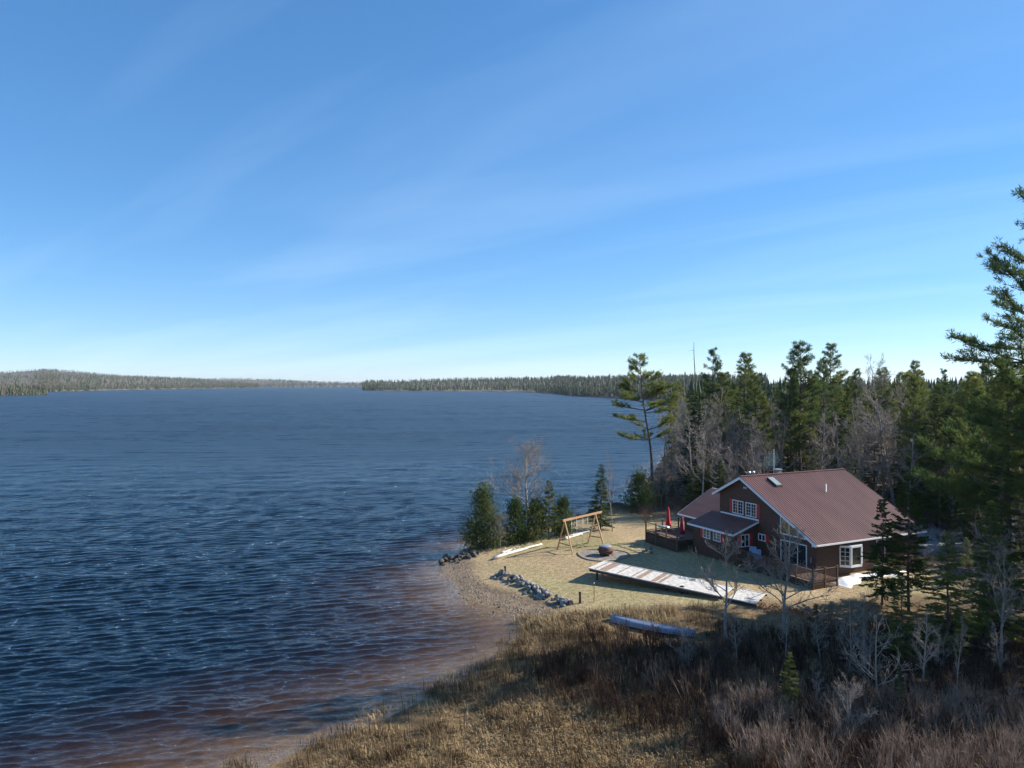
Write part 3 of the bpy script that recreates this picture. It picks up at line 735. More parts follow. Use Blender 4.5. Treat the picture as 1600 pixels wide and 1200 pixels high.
# ---------------------------------------------------------------- the house (local: x along the ridge, y = -N towards the lake side, z above the lake)
house = empty('house', (21.6, 69.8, 0), math.atan2(.4359, .9), 'dark brown log house with red-brown metal roof and white trimmed windows', 'house')
HM = Matrix.Translation((21.6, 69.8, 0)) @ Matrix.Rotation(math.atan2(.4359, .9), 4, 'Z')
def hw(U, N, z): return HM @ Vector((U, -N, z))
def P(U, N, z): return (U, -N, z)
def prism(b, pts, off):
    """polygon pts extruded by the vector off"""
    n = len(pts); v = [tuple(p) for p in pts] + [tuple(np.array(p)+np.array(off)) for p in pts]
    b.add(v, [list(range(n))[::-1]]); b.f.append((np.array([[b.n-n+k for k in range(n)]]), False))
    base = b.n - 2*n
    b.f.append((np.array([(base+k, base+(k+1) % n, base+n+(k+1) % n, base+n+k) for k in range(n)]), False))
b = MB()
prism(b, [P(.5, -3.3, .2), P(.5, -3.3, 6.70), P(.5, 0, 8.42), P(.5, 8.5, 3.98), P(.5, 8.5, .2)], (13, 0, 0))
b.build('wall', MT['siding'], house)
b = MB(); prism(b, [P(-2.2, -4.1, .2), P(-2.2, -4.1, 3.68), P(.49, -4.1, 4.5), P(.49, -4.1, .2)], (0, -5.8, 0))
ext = b.build('porch_wall', MT['siding'], house)
b = MB(); prism(b, [P(.7, -9, .2), P(.7, -9, 3.72), P(4.8, -9, 5.85), P(8.9, -9, 3.72), P(8.9, -9, .2)], (0, -5.69, 0))
b.build('wing_wall', MT['siding'], house)
# horizontal log courses standing proud on the two visible walls
b = MB()
for k in range(18):
    z = .45 + k*.19
    b.box(P(.55, 8.5, z), P(13.4, 8.535, z+.15))
b.build('log_course', MT['siding'], house)['kind'] = 'stuff'
def slope(b, U0, U1, N0, z0, N1, z1, th=.1, rib=.28, along='U'):
    """ribbed metal sheet between edge (N0,z0) and edge (N1,z1)"""
    def q(a, s, dz): 
        t_ = N0+(N1-N0)*s; z = z0+(z1-z0)*s+dz
        return P(a, t_, z) if along == 'U' else P(t_, a, z)
    v = [q(U0,0,0),q(U1,0,0),q(U1,1,0),q(U0,1,0),q(U0,0,-th),q(U1,0,-th),q(U1,1,-th),q(U0,1,-th)]
    b.add(v, [(0,1,2,3),(7,6,5,4),(0,4,5,1),(1,5,6,2),(2,6,7,3),(3,7,4,0)])
    n = int((U1-U0)/rib)
    for k in range(n+1):
        a = U0+.04+k*(U1-U0-.08)/n
        v = [q(a-.05,0,.001),q(a+.05,0,.001),q(a+.05,1,.001),q(a-.05,1,.001),q(a-.022,0,.05),q(a+.022,0,.05),q(a+.022,1,.05),q(a-.022,1,.05)]
        b.add(v, [(4,5,6,7),(0,1,5,4),(1,2,6,5),(2,3,7,6),(3,0,4,7)])
b = MB(); slope(b, 0, 14, 0, 8.6, 9.0, 3.9); slope(b, 0, 14, -.003, 8.6, -3.8, 6.6)
roof = b.build('roof', MT['roof'], house)
b = MB(); b.bar(P(-.02, 0, 8.63), P(14.02, 0, 8.63), .34, .05); b.build('ridge_cap', MT['roof'], roof)
b = MB(); slope(b, -4.4, 1.95, .5, 4.66, -2.6, 3.67, along='N'); b.build('porch_roof', MT['roof'], house)
b = MB(); slope(b, -9.4, -3.31, 4.8, 6.02, .2, 3.6, along='N'); slope(b, -9.4, -3.31, 4.803, 6.02, 9.4, 3.6, along='N'); b.build('wing_roof', MT['roof'], house)
b = MB()
b.bar(P(-.03, 0, 8.45), P(-.03, 9.02, 3.74), .05, .22); b.bar(P(-.03, 0, 8.45), P(-.03, -3.82, 6.44), .05, .22)
b.bar(P(0, 9.05, 3.8), P(14, 9.05, 3.8), .12, .13); b.bar(P(0, -3.85, 6.5), P(14, -3.85, 6.5), .1, .13)
prism(b, [P(0, 8.5, 3.98), P(0, 9.0, 3.72), P(0, 8.5, 3.62)], (.46, 0, 0))
b.bar(P(.44, -3.1, 4.74), P(.44, 1.98, 4.74), .08, .13); b.bar(P(-2.64, -4.42, 3.6), P(-2.64, 1.97, 3.6), .08, .16)
b.bar(P(-2.64, 1.98, 3.6), P(.46, 1.98, 4.58), .06, .16); b.bar(P(-2.64, -4.43, 3.6), P(.46, -4.43, 4.58), .06, .16)
b.bar(P(.14, -9.42, 3.52), P(.14, -4.5, 3.52), .08, .14); b.bar(P(.17, -9.43, 3.53), P(4.8, -9.43, 5.93), .05, .18)
b.build('white_trim', MT['trim'], house)
def window(kind, c0, a0, a1, z0, z1, split=2, grid=0, shut='', name='window'):
    """kind 'U': on a wall facing the lake at U=c0; 'N': on a wall facing right at N=c0"""
    q = (lambda a, z, d: P(c0-d, a, z)) if kind == 'U' else (lambda a, z, d: P(a, c0+d, z))
    b = MB(); b.box(q(a0, z0, .004), q(a1, z1, .02)); pane = b.build(name, MT['glass'], house)
    f = MB(); fw = .075
    f.box(q(a0-fw, z0-fw, .002), q(a0, z1+fw, .06)); f.box(q(a1, z0-fw, .002), q(a1+fw, z1+fw, .06))
    f.box(q(a0, z0-fw, .002), q(a1, z0, .06)); f.box(q(a0, z1, .002), q(a1, z1+fw, .06))
    for k in range(1, split):
        a = a0+(a1-a0)*k/split; f.box(q(a-.035, z0, .003), q(a+.035, z1, .05))
    f.build('frame', MT['trim'], pane)
    if grid:
        g = MB()
        for k in range(1, grid):
            z = z0+(z1-z0)*k/grid; g.box(q(a0, z-.012, .004), q(a1, z+.012, .03))
        for k in range(split):
            a = a0+(a1-a0)*(k+.5)/split; g.box(q(a-.012, z0, .004), q(a+.012, z1, .031))
        g.build('muntins', MT['trim'], pane)
    for s in shut:
        g = MB(); a = (a0-fw-.40, a0-fw-.02) if s == 'L' else (a1+fw+.02, a1+fw+.40)
        g.box(q(a[0], z0-fw, .003), q(a[1], z1+fw, .04))
        for k in range(9):
            z = z0-fw+.06+k*(z1-z0+2*fw-.12)/9; g.box(q(a[0]+.04, z, .04), q(a[1]-.04, z+.05, .055))
        g.build('shutter', MT['red'], house)
    return pane
window('U', .5, -1.40, -.10, 4.98, 6.12, 2, 4, 'L'); window('U', .5, .36, 1.60, 4.98, 6.12, 2, 4, 'R')
window('U', -2.2, -2.50, -1.62, 2.62, 3.40, 2, 3, 'L'); window('U', -2.2, -1.08, -.20, 2.62, 3.40, 2, 3, 'R')
window('N', 1.7, -1.40, -.55, 2.45, 3.45, 2, 0, 'LR'); window('U', .5, 1.98, 2.72, 2.98, 3.48, 2, 0, 'R')
door = window('U', .5, 4.70, 7.48, 1.52, 3.45, 3, 0, '', 'patio_door')
# the raked windows under the roof edge
za = lambda n_: 8.6-.522*n_-.52
for n0, n1 in ((4.70, 5.55), (5.68, 6.58), (6.71, 7.45)):
    b = MB(); prism(b, [P(.498, n0, 4.10), P(.498, n0, za(n0)), P(.498, n1, max(za(n1), 4.14)), P(.498, n1, 4.10)], (-.02, 0, 0))
    pn = b.build('raked_window', MT['warmglass'], house)
    f = MB(); f.bar(P(.46, n0-.05, 4.02), P(.46, n0-.05, za(n0)+.05), .08, .1); f.bar(P(.46, n1+.05, 4.02), P(.46, n1+.05, max(za(n1), 4.1)+.05), .08, .1)
    f.bar(P(.457, n0-.05, 4.05), P(.457, n1+.05, 4.05), .08, .1); f.bar(P(.455, n0-.05, za(n0)+.05), P(.455, n1+.05, max(za(n1), 4.1)+.05), .08, .1)
    f.build('frame', MT['trim'], pn)
# bay window on the right wall
fp = [(3.3, 8.5), (3.95, 9.15), (5.3, 9.15), (5.95, 8.5)]
b = MB(); prism(b, [P(u_, n_-.02, 1.78) for u_, n_ in fp], (0, 0, 1.5)); bay = b.build('bay_window', MT['glass'], house)
f = MB(); prism(f, [P(u_, n_+.04, 1.58) for u_, n_ in fp], (0, 0, .2)); prism(f, [P(u_, n_+.06, 3.28) for u_, n_ in fp], (0, 0, .16))
for (u0, n0), (u1, n1) in zip(fp, fp[1:]):
    for s_ in (.05, .95): f.bar(P(u0+(u1-u0)*s_, n0+(n1-n0)*s_, 1.78), P(u0+(u1-u0)*s_, n0+(n1-n0)*s_, 3.28), .1, .1)
f.build('frame', MT['trim'], bay)
f = MB(); (u0, n0), (u1, n1) = fp[0], fp[1]
for k in (1, 2, 3): f.bar(P(u0, n0+.01, 1.78+k*.375), P(u1, n1+.01, 1.78+k*.375), .03, .03)
f.bar(P((u0+u1)/2, (n0+n1)/2+.01, 1.78), P((u0+u1)/2, (n0+n1)/2+.01, 3.28), .03, .03); f.build('muntins', MT['trim'], bay)
window('N', 8.5, 8.0, 9.0, 1.5, 3.4, 1, 0, '', 'side_door')
# roof fittings
def roofz(N): return 8.6-.522*N
b = MB(); prism(b, [P(2.75, .7, roofz(.7)), P(2.75, .7, roofz(.7)+.22), P(2.75, 1.9, roofz(1.9)+.22), P(2.75, 1.9, roofz(1.9))], (.75, 0, 0)); skl = b.build('skylight', MT['darkwood'], house)
b = MB(); prism(b, [P(2.8, .76, roofz(.76)+.222), P(2.8, .76, roofz(.76)+.25), P(2.8, 1.84, roofz(1.84)+.25), P(2.8, 1.84, roofz(1.84)+.222)], (.65, 0, 0)); b.build('pane', mat('skylight_glass', (.25, .32, .33), .15, .1), skl)
b = MB(); b.lathe([(.001, .75), (.06, .75), (.06, 0), (.10, -.02)], 10, P(8.0, 3.0, roofz(3.0))); b.build('vent_pipe', MT['trim'], house)
b = MB(); b.box(P(5.0, -.55, 8.0), P(5.5, -.15, 8.95)); ch = b.build('chimney', MT['stone'], house)
b = MB(); b.box(P(4.93, -.62, 8.952), P(5.57, -.08, 9.03)); b.build('cap', MT['steel'], ch)
b = MB(); b.lathe([(.03, 0), (.03, 2.6)], 6, P(4.75, -.4, 8.4)); b.build('mast', MT['trim'], house)
for k in range(3):
    b = MB(); b.lathe([(.10, 0), (.10, .85), (.19, .85), (.19, 1.05), (.02, 1.12)], 10, P(2.0+.55*k, -1.5, 7.7)); b.build('flue', MT['steel'] if k else MT['black'], house)
b = MB(); b.box(P(.44, .0, 7.45), P(.5, .12, 7.6)); b.box(P(.44, .25, 7.45), P(.5, .37, 7.6)); b.build('flood_light', MT['trim'], house)
b = MB(); b.bar(P(.42, 8.05, 2.15), P(.42, 8.05, 2.6), .05, .1); b.build('wall_lamp', MT['steel'], house)
b = MB(); b.bar(P(7.5, 9.2, .75), P(8.0, 8.7, 1.9), .09, .05); b.build('leaning_board', MT['timber'], house)

# ---------------------------------------------------------------- decks
def deck(name, label, floorz, U0, U1, N0, N1, runs, ground, skirt):
    d = empty(name, (21.6, 69.8, 0), math.atan2(.4359, .9), label, 'deck')
    b = MB(); k = N0
    while k < N1-.02:
        b.box(P(U0, k, floorz-.04), P(U1, min(k+.135, N1), floorz)); k += .145
    b.build('deck_boards', MT['deckwood'], d)['kind'] = 'stuff'
    b = MB(); b.box(P(U0+.03, N0+.03, floorz-.26), P(U1, N1-.03, floorz-.043)); b.build('joist_frame', MT['darkwood'], d)
    bal = MB().box((-.02, -.02, 0), (.02, .02, .78)).mesh('baluster', MT['deckwood'])
    for (p0, p1, bs) in runs:
        p0 = np.array(p0, float); p1 = np.array(p1, float); L = np.linalg.norm(p1-p0); n = max(1, round(L/1.7))
        for k in range(n+1):
            q = p0+(p1-p0)*k/n
            pb_ = MB(); pb_.box(P(q[0]-.055, q[1]-.055, ground), P(q[0]+.055, q[1]+.055, floorz+1.03)); pb_.box(P(q[0]-.075, q[1]-.075, floorz+1.032), P(q[0]+.075, q[1]+.075, floorz+1.07))
            pb_.build('post', MT['deckwood'], d)
        b = MB()
        b.bar(P(*p0, floorz+.95), P(*p1, floorz+.95), .11, .05); b.bar(P(*p0, floorz+.12), P(*p1, floorz+.12), .05, .07); b.build('rail', MT['deckwood'], d)
        if bs:
            m_ = int(L/.14)
            for k in range(1, m_):
                q = p0+(p1-p0)*k/m_; link('baluster', bal, d, P(q[0], q[1], floorz+.15))
    for (p0, p1, kind) in skirt:
        p0 = np.array(p0, float); p1 = np.array(p1, float); L = np.linalg.norm(p1-p0); b = MB()
        if kind == 'lattice':
            h = floorz-.27-ground; k = -h
            while k < L:
                for sg in (1, -1):
                    a0, a1 = (k, k+h) if sg > 0 else (k+h, k); za_, zb_ = ground, ground+h
                    c0, c1 = np.clip([a0, a1], 0, L)
                    if a1 != a0: za_, zb_ = ground+h*(c0-a0)/(a1-a0), ground+h*(c1-a0)/(a1-a0)
                    if abs(c1-c0) > .03:
                        q0 = p0+(p1-p0)*c0/L; q1 = p0+(p1-p0)*c1/L; o_ = .012*sg
                        b.bar(P(q0[0]+o_, q0[1]+o_, za_), P(q1[0]+o_, q1[1]+o_, zb_), .012, .04)
                k += .15
            b.build('lattice', MT['deckwood'], d)
        else:
            m_ = int(L/.16)
            for k in range(m_):
                q = p0+(p1-p0)*(k+.5)/m_; b.bar(P(q[0], q[1], ground), P(q[0], q[1], floorz-.05), .15 if abs(p1[1]-p0[1]) < .1 else .02, .02 if abs(p1[1]-p0[1]) < .1 else .15, up=(0, 1, 0))
            b.build('skirt_boards', MT['darkwood'], d)
    return d
deck('house_deck', 'brown wooden deck with railing round the patio door corner of the house', 1.47, -2.4, .48, 2.0, 10.8,
     [((-2.35, 2.1), (-2.35, 10.75), True), ((-2.35, 10.75), (.4, 10.75), True)], .35, [((-2.36, 2.1), (-2.36, 10.7), 'boards'), ((-2.3, 10.77), (.4, 10.77), 'lattice')])
d2 = deck('raised_deck', 'dark shaded raised deck at the lake end of the house with posts', 2.0, -3.8, .65, -9.8, -4.5,
     [((-3.75, -9.7), (-3.75, -4.6), False), ((-3.75, -9.7), (.5, -9.7), False)], .4, [((-3.76, -9.7), (-3.76, -4.6), 'boards')])
b = MB()
for k in range(5): b.box(P(-2.4-.28*(k+1), 3.0, 1.2-.2*k), P(-2.4-.28*k, 4.4, 1.25-.2*k))
st = tag(b.build('deck_steps', MT['deckwood'], None, (21.6, 69.8, 0), math.atan2(.4359, .9)), 'short wooden steps from the house deck down to the lawn', 'steps')
deck('side_deck', 'small side deck with railing at the far right wall of the house', 1.3, 7.4, 10.6, 8.62, 10.2,
     [((7.5, 10.15), (10.5, 10.15), True)], .4, [])
def umbrella(x, y, z, h, cloth, label):
    e = empty('patio_umbrella', (x, y, z), 0, label, 'umbrella')
    MB().lathe([(.001, 0), (.24, 0), (.24, .07), (.03, .1)], 12).build('base', MT['darkwood'], e)
    MB().lathe([(.022, .05), (.022, h)], 6).build('pole', MT['timber'], e)
    n = 16; prof = [(.13, .38), (.24, .45), (.23, .75), (.19, 1.0), (.155, 1.3), (.10, h-.25), (.02, h+.05)]
    v = [(r*(1+.28*(j % 2))*math.cos(j*2*math.pi/n), r*(1+.28*(j % 2))*math.sin(j*2*math.pi/n), zz_) for r, zz_ in prof for j in range(n)]
    MB().add(v, [(i_*n+j, i_*n+(j+1) % n, (i_+1)*n+(j+1) % n, (i_+1)*n+j) for i_ in range(len(prof)-1) for j in range(n)], True).build('folded_canopy', cloth, e)
umbrella(16.35, 77.0, 2.0, 2.5, MT['redcloth'], 'bright red closed patio umbrella on the raised deck')
p_ = hw(-2.6, -5.3, 2.0); umbrella(p_.x, p_.y, 2.0, 2.1, MT['shadedred'], 'closed red umbrella beside the house wall, its colour darkened as shade')
e = empty('patio_table', (15.6, 75.6, 2.0), .4, 'grey patio table on the raised deck by the red umbrella', 'table')
MB().lathe([(.001, .74), (.62, .74), (.62, .70), (.001, .70)], 20).build('table_top', MT['steel'], e)
for k in range(4): MB().bar((.4*math.cos(k*1.57), .4*math.sin(k*1.57), 0), (.25*math.cos(k*1.57), .25*math.sin(k*1.57), .7), .04, .04).build('leg', MT['steel'], e)
def chair(U, N, z, rz, label):
    p_ = hw(U, N, z); e = empty('patio_chair', p_, rz, label, 'chair', 'blue patio chairs')
    b = MB()
    for k in range(5): b.box((-.27, -.26+k*.105, .36+.01*k), (.27, -.17+k*.105, .385+.01*k))
    b.build('seat', MT['bluechair'], e)
    b = MB()
    for k in range(5): b.bar((-.24+.12*k, -.26, .36), (-.26+.13*k, -.58, 1.1), .1, .02, up=(0, 1, .3))
    b.bar((-.3, -.45, .8), (.3, -.45, .8), .05, .03); b.build('backrest', MT['bluechair'], e)
    for sx_ in (-1, 1):
        MB().box((.28*sx_-.06, -.4, .58), (.28*sx_+.06, .32, .605)).build('armrest', MT['bluechair'], e)
        MB().bar((.28*sx_, .26, 0), (.28*sx_, .26, .58), .04, .09).build('leg', MT['bluechair'], e)
        MB().bar((.28*sx_, -.5, 0), (.28*sx_, .2, .42), .03, .09).build('leg', MT['bluechair'], e)
chair(-1.3, 2.9, 1.47, R(150), 'light blue slatted chair nearer the porch wall on the house deck')
chair(-1.7, 4.1, 1.47, R(170), 'light blue slatted chair nearer the patio door on the house deck')

# ---------------------------------------------------------------- green roofed building in the trees
e = empty('green_shed', (44, 128, gz(44, 128)), 0, 'small building with dark green metal roof among the trees behind the house', 'building')
b = MB(); prism(b, [(-3, 0, 0), (-3, 0, 2.0), (-3, 3.2, 4.0), (-3, 6.4, 2.0), (-3, 6.4, 0)], (6, 0, 0)); b.build('wall', MT['darkwood'], e)
b = MB()
for s_, y0 in ((1, -.4), (-1, 6.8)):
    for k in range(22):
        x0 = -3.3+k*.3; b.add([(x0, y0, 1.82), (x0+.285, y0, 1.82), (x0+.285, 3.2, 4.12), (x0, 3.2, 4.12)], [(0, 1, 2, 3)]); b.bar((x0, y0, 1.85), (x0, 3.2, 4.15), .05, .05)
b.build('roof', MT['green'], e)

# ---------------------------------------------------------------- dock pulled up on the lawn
A = np.array([7.4, 63.7]); dv = np.array([.838, -.546]); pv = np.array([.546, .838]); Ld, Wd = 13.9, 1.5
dz = lambda s: 1.75 - .75*s/Ld
def D(s, c, h=0): q = A + dv*s + pv*c; return (q[0], q[1], dz(s)+h)
e = empty('floating_dock', (0, 0, 0), 0, 'long sun-bleached plank dock hauled up across the lawn', 'dock')
bw, bb_ = MB(), MB(); s = .05; k = 0; rg = random.Random(3)
while s < Ld-.1:
    brown = (s < 6.6) and (rg.random() < (.62 if int(s*1.3) % 2 else .12))
    if not 11.35 < s < 11.75: (bb_ if brown else bw).bar(D(s+.07, -Wd, rg.uniform(-.004, .004)), D(s+.07, Wd, rg.uniform(-.004, .004)), .132, .035)
    s += .145
bw.build('bleached_planks', MT['dockboard'], e)['kind'] = 'stuff'; bb_.build('bare_planks', MT['brownboard'], e)['kind'] = 'stuff'
for c, nm in ((-Wd-.03, 'side_beam'), (Wd+.03, 'side_beam'), (0, 'centre_beam')):
    for s0, s1 in ((0, 6.7), (6.75, 11.3), (11.8, Ld)):
        b = MB(); b.bar(D(s0, c, -.13), D(s1, c, -.13), .06, .2); b.build(nm, MT['darkwood'], e)
        if nm == 'side_beam': b = MB(); b.bar(D(s0, c, .01), D(s1, c, .01), .09, .075); b.build('edge_strip', MT['dockboard'], e)
b = MB(); b.bar(D(-.04, -Wd-.06, -.02), D(-.04, Wd+.06, -.02), .08, .14); b.build('end_beam', MT['dockboard'], e)
for s, c in ((.5, -1.1), (.5, 1.1), (6.7, -1.1), (6.7, 1.1)):
    x, y, z = D(s, c, -.2); b = MB(); b.lathe([(.09, gz(x, y)-.05-z), (.09, 0)], 10, (x, y, z)); b.build('pile', MT['darkwood'], e)
for c in (-1.2, 1.2):
    x, y, z = D(8.0, c, 0); zc_ = gz(x, y)+.3; b = MB(); q = [np.array([x, y, zc_]) + np.array([pv[0], pv[1], 0])*k for k in (-.12, .12)]
    b.tube(q, .3, 16); b.build('wheel', MT['black'], e)
b = MB(); b.bar(D(8.0, -1.3, -.35), D(8.0, 1.3, -.35), .08, .08); b.build('axle', MT['rust'], e)
e = empty('swim_ladder', (0, 0, 0), 0, 'white metal ladder lying on the far edge of the dock', 'ladder')
for c in (1.0, 1.35):
    b = MB(); b.tube([D(6.9, c, .08), D(9.0, c, .08), D(9.3, c, .35), D(9.7, c, .4), D(9.8, c, .1)], .025, 6); b.build('rail', MT['trim'], e)
for k in range(5):
    b = MB(); b.tube([D(7.1+.42*k, 1.0, .08), D(7.1+.42*k, 1.35, .08)], .025, 6); b.build('rung', MT['trim'], e)

# ---------------------------------------------------------------- upturned canoe
def canoe():
    n, mseg = 28, 12; L = 6.2; v = []
    for i_ in range(n+1):
        s = i_/n; w_ = .53*(math.sin(math.pi*min(1, max(0, .07+.93*s*.985)))**.6 if s < 1 else 0); w_ = max(w_, .015)
        hh = .42 - .06*math.sin(math.pi*s)
        for j in range(mseg+1):
            a = math.pi*j/mseg; yy = -math.cos(a)*w_; zz_ = hh*(math.sin(a)**.55) + .035*math.exp(-(yy/.05)**2)
            v.append((L*(s-.5), yy, zz_))
    f = [(i_*(mseg+1)+j, (i_+1)*(mseg+1)+j, (i_+1)*(mseg+1)+j+1, i_*(mseg+1)+j+1) for i_ in range(n) for j in range(mseg)]
    return v, f
ang = math.atan2(49.6-52.9, 12.35-7.15)
e = empty('canoe', (9.75, 51.25, gz(9.75, 51.25)+.16), ang, 'blue-grey canoe lying upside down at the edge of the dry reeds', 'canoe')
v, f = canoe(); MB().add(v, f, True).build('hull', MT['canoe'], e)
for sg in (-1, 1):
    pts = [(6.2*(s-.5), sg*(.54*math.sin(math.pi*min(1, .07+.93*s*.985))**.6+.005), .02) for s in np.linspace(0.0, .985, 24)]
    MB().tube(pts, .03, 5).build('gunwale', MT['keel'], e)
MB().tube([(6.2*(s-.5), 0, .42-.06*math.sin(math.pi*s)+.035) for s in np.linspace(.02, .98, 20)], .022, 5).build('keel', MT['keel'], e)

# ---------------------------------------------------------------- swing set
e = empty('swing_set', (0, 0, 0), 0, 'wooden A-frame swing set with two swings on the lawn', 'swing set')
g0 = lambda x, y: (x, y, gz(x, y)-.1)
apx = [np.array([5.2, 72.6, 3.85]), np.array([8.6, 75.9, 3.95])]
for legs, ap in ((((5.94, 71.5), (4.5, 73.7)), apx[0]), (((9.4, 75.3), (7.9, 76.6)), apx[1])):
    for l in legs: b = MB(); b.bar(g0(*l), tuple(ap), .11, .11); b.build('leg', MT['timber'], e)
    q0, q1 = [np.array(g0(*l))*.72 + ap*.28 for l in legs]; b = MB(); b.bar(tuple(q0), tuple(q1), .05, .12); b.build('cross_brace', MT['timber'], e)
bd = (apx[1]-apx[0])/np.linalg.norm(apx[1]-apx[0])
b = MB(); b.bar(tuple(apx[0]-bd*.3+[0, 0, .08]), tuple(apx[1]+bd*1.0+[0, 0, .08]), .12, .2); b.build('beam', MT['timber'], e)
for k, (f0, f1, zb) in enumerate(((.22, .38, 1.15), (.58, .74, 1.15))):
    q = [apx[0]+(apx[1]-apx[0])*f for f in (f0, f1)]
    for c in q: b = MB(); b.tube([c, [c[0], c[1], zb]], .014, 4); b.build('chain', MT['steel'], e)
    b = MB(); b.bar((*q[0][:2], zb), (*q[1][:2], zb), .2, .05); b.build('swing_seat', MT['black'], e)
q = [apx[0]+(apx[1]-apx[0])*f for f in (.2, .8)]; b = MB(); b.bar((*q[0][:2], 2.35), (*q[1][:2], 2.35), .05, .06); b.build('glider_bar', MT['trim'], e)

# ---------------------------------------------------------------- fire pit on its gravel ring
def ring_sheet(name, cx_, cy_, r, mat_, dz_, wig=.06):
    n = 48; b = MB(); rr = [r*(1+wig*math.sin(3*k*2*math.pi/n+1)) for k in range(n)]
    v = [(cx_, cy_, gz(cx_, cy_)+dz_)]
    for fr_ in (.5, 1.0):
        for k in range(n):
            x = cx_+rr[k]*fr_*math.cos(k*2*math.pi/n); y = cy_+rr[k]*fr_*math.sin(k*2*math.pi/n); v.append((x, y, gz(x, y)+dz_))
    b.add(v, [(0, 1+k, 1+(k+1) % n) for k in range(n)]); b.f.append((np.array([(1+k, 1+n+k, 1+n+(k+1) % n, 1+(k+1) % n) for k in range(n)]), False))
    return b.build(name, mat_), [v[1+n+k] for k in range(n)]
o_, rim = ring_sheet('gravel_circle', 8.8, 71.1, 2.45, MT['gravel'], .03); tag(o_, kind='structure')
edge_stone = MB().box((-.17, -.06, -.05), (.17, .06, .07)).mesh('edging_stone', MT['edging'])
for k, q in enumerate(rim):
    o2 = link('edging_stone', edge_stone, o_, (q[0], q[1], q[2]), k*2*math.pi/48+1.57)
e = empty('fire_pit', (9.05, 71.0, gz(9.05, 71)+.03), 0, 'round rusty fire pit with grey domed cover on the gravel circle', 'fire pit')
MB().lathe([(.62, .22), (.70, .5), (.74, .5), (.66, .2), (.3, .16), (.001, .16)], 24).build('bowl', MT['rust'], e)
MB().lathe([(.70, .5), (.86, .5), (.86, .54), (.70, .54)], 24).build('rim', MT['rust'], e)
MB().lathe([(.70, .545), (.68, .72), (.56, .86), (.3, .95), (.001, .97)], 24).build('mesh_cover_side', MT['rust'], e)
MB().lathe([(.57, .865), (.45, .94), (.2, .985), (.001, .99)], 24).build('cover_top', MT['steel'], e)
for k in range(4): MB().bar((.6*math.cos(k*1.57+.4), .6*math.sin(k*1.57+.4), -.05), (.55*math.cos(k*1.57+.4), .55*math.sin(k*1.57+.4), .3), .07, .07).build('leg', MT['rust'], e)

# ---------------------------------------------------------------- stones
def rock(seed, n=2):
    rg = np.random.RandomState(seed); b = MB(); la, lo = 6, 9; v = [(0, 0, 1)]
    for i_ in range(1, la):
        for j in range(lo): v.append((math.sin(math.pi*i_/la)*math.cos(2*math.pi*j/lo), math.sin(math.pi*i_/la)*math.sin(2*math.pi*j/lo), math.cos(math.pi*i_/la)))
    v.append((0, 0, -1)); v = np.array(v)
    for _ in range(9):
        d = rg.normal(size=3); d /= np.linalg.norm(d); h = rg.uniform(.55, .85); k = v@d; v = v - np.maximum(k-h, 0)[:, None]*d
    v *= [1, rg.uniform(.65, .95), rg.uniform(.55, .85)]
    b.add(v, [(0, 1+j, 1+(j+1) % lo) for j in range(lo)])
    b.f.append((np.array([(1+i_*lo+j, 1+(i_+1)*lo+j, 1+(i_+1)*lo+(j+1) % lo, 1+i_*lo+(j+1) % lo) for i_ in range(la-2) for j in range(lo)]), False))
    b.f.append((np.array([(len(v)-1, 1+(la-2)*lo+(j+1) % lo, 1+(la-2)*lo+j) for j in range(lo)]), False))
    return b
RK = [rock(s).mesh('stone', MT['stone']) for s in range(6)]; DK = [rock(s+20).mesh('boulder', MT['darkstone']) for s in range(5)]
def pile(name, label, cat, pts, meshes, part, sizes, seed):
    e = empty(name, (*pts[0][:2], 0), 0, label, cat); rg = random.Random(seed)
    for x, y, lift in pts:
        o = link(part, rg.choice(meshes), e, (x-pts[0][0], y-pts[0][1], gz(x, y)+lift)); r = rg.uniform(*sizes)
        o.scale = (r, r*rg.uniform(.8, 1.1), r*rg.uniform(.7, 1)); o.rotation_euler = (rg.uniform(-.5, .5), rg.uniform(-.5, .5), rg.uniform(0, 6.28))
    return e
rg = random.Random(9); pts = []
for k in range(190):
    s = rg.random(); bend = .5*math.sin(s*3.14); x = -1.1+5.4*s+bend*.3; y = 65.1-9.0*s-bend; c = rg.gauss(0, .38)
    pts.append((x+c*.86, y+c*.51, max(0, .42-.75*abs(c))*rg.uniform(.5, 1.1)))
pile('stone_wall', 'low curved row of piled grey field stones along the beach', 'stone wall', pts, RK, 'stone', (.17, .36), 1)
pts = [(rg.uniform(-6.9, -3.3), 0, 0) for _ in range(60)]
pts = [(x, 72.8 + .35*(x+5) + rg.gauss(0, .75), rg.uniform(-.05, .3)) for x, _, _ in pts]
pile('boulder_pile', 'heap of dark wet boulders at the tip of the point', 'rocks', pts, DK, 'boulder', (.16, .42), 2)
pts = [(8.6+rg.uniform(-.5, 7), 0, 0) for _ in range(50)]; pts = [(x, 93.6+(x-8.4)*1.25+rg.gauss(0, .9)-.6, rg.uniform(-.1, .25)) for x, _, _ in pts]
pile('bank_boulders', 'dark boulders along the shaded bank behind the swing set', 'rocks', pts, DK, 'boulder', (.25, .6), 3)
for x, y, lab in ((14.6, 77.9, 'small stack of pale stones at the corner of the raised deck'), (13.4, 71.8, 'low pile of stones on the lawn right of the fire pit')):
    pile('stone_cairn', lab, 'rocks', [(x+rg.gauss(0, .3), y+rg.gauss(0, .3), .1+.16*k*.5) for k in range(9)], RK, 'stone', (.16, .32), 4)
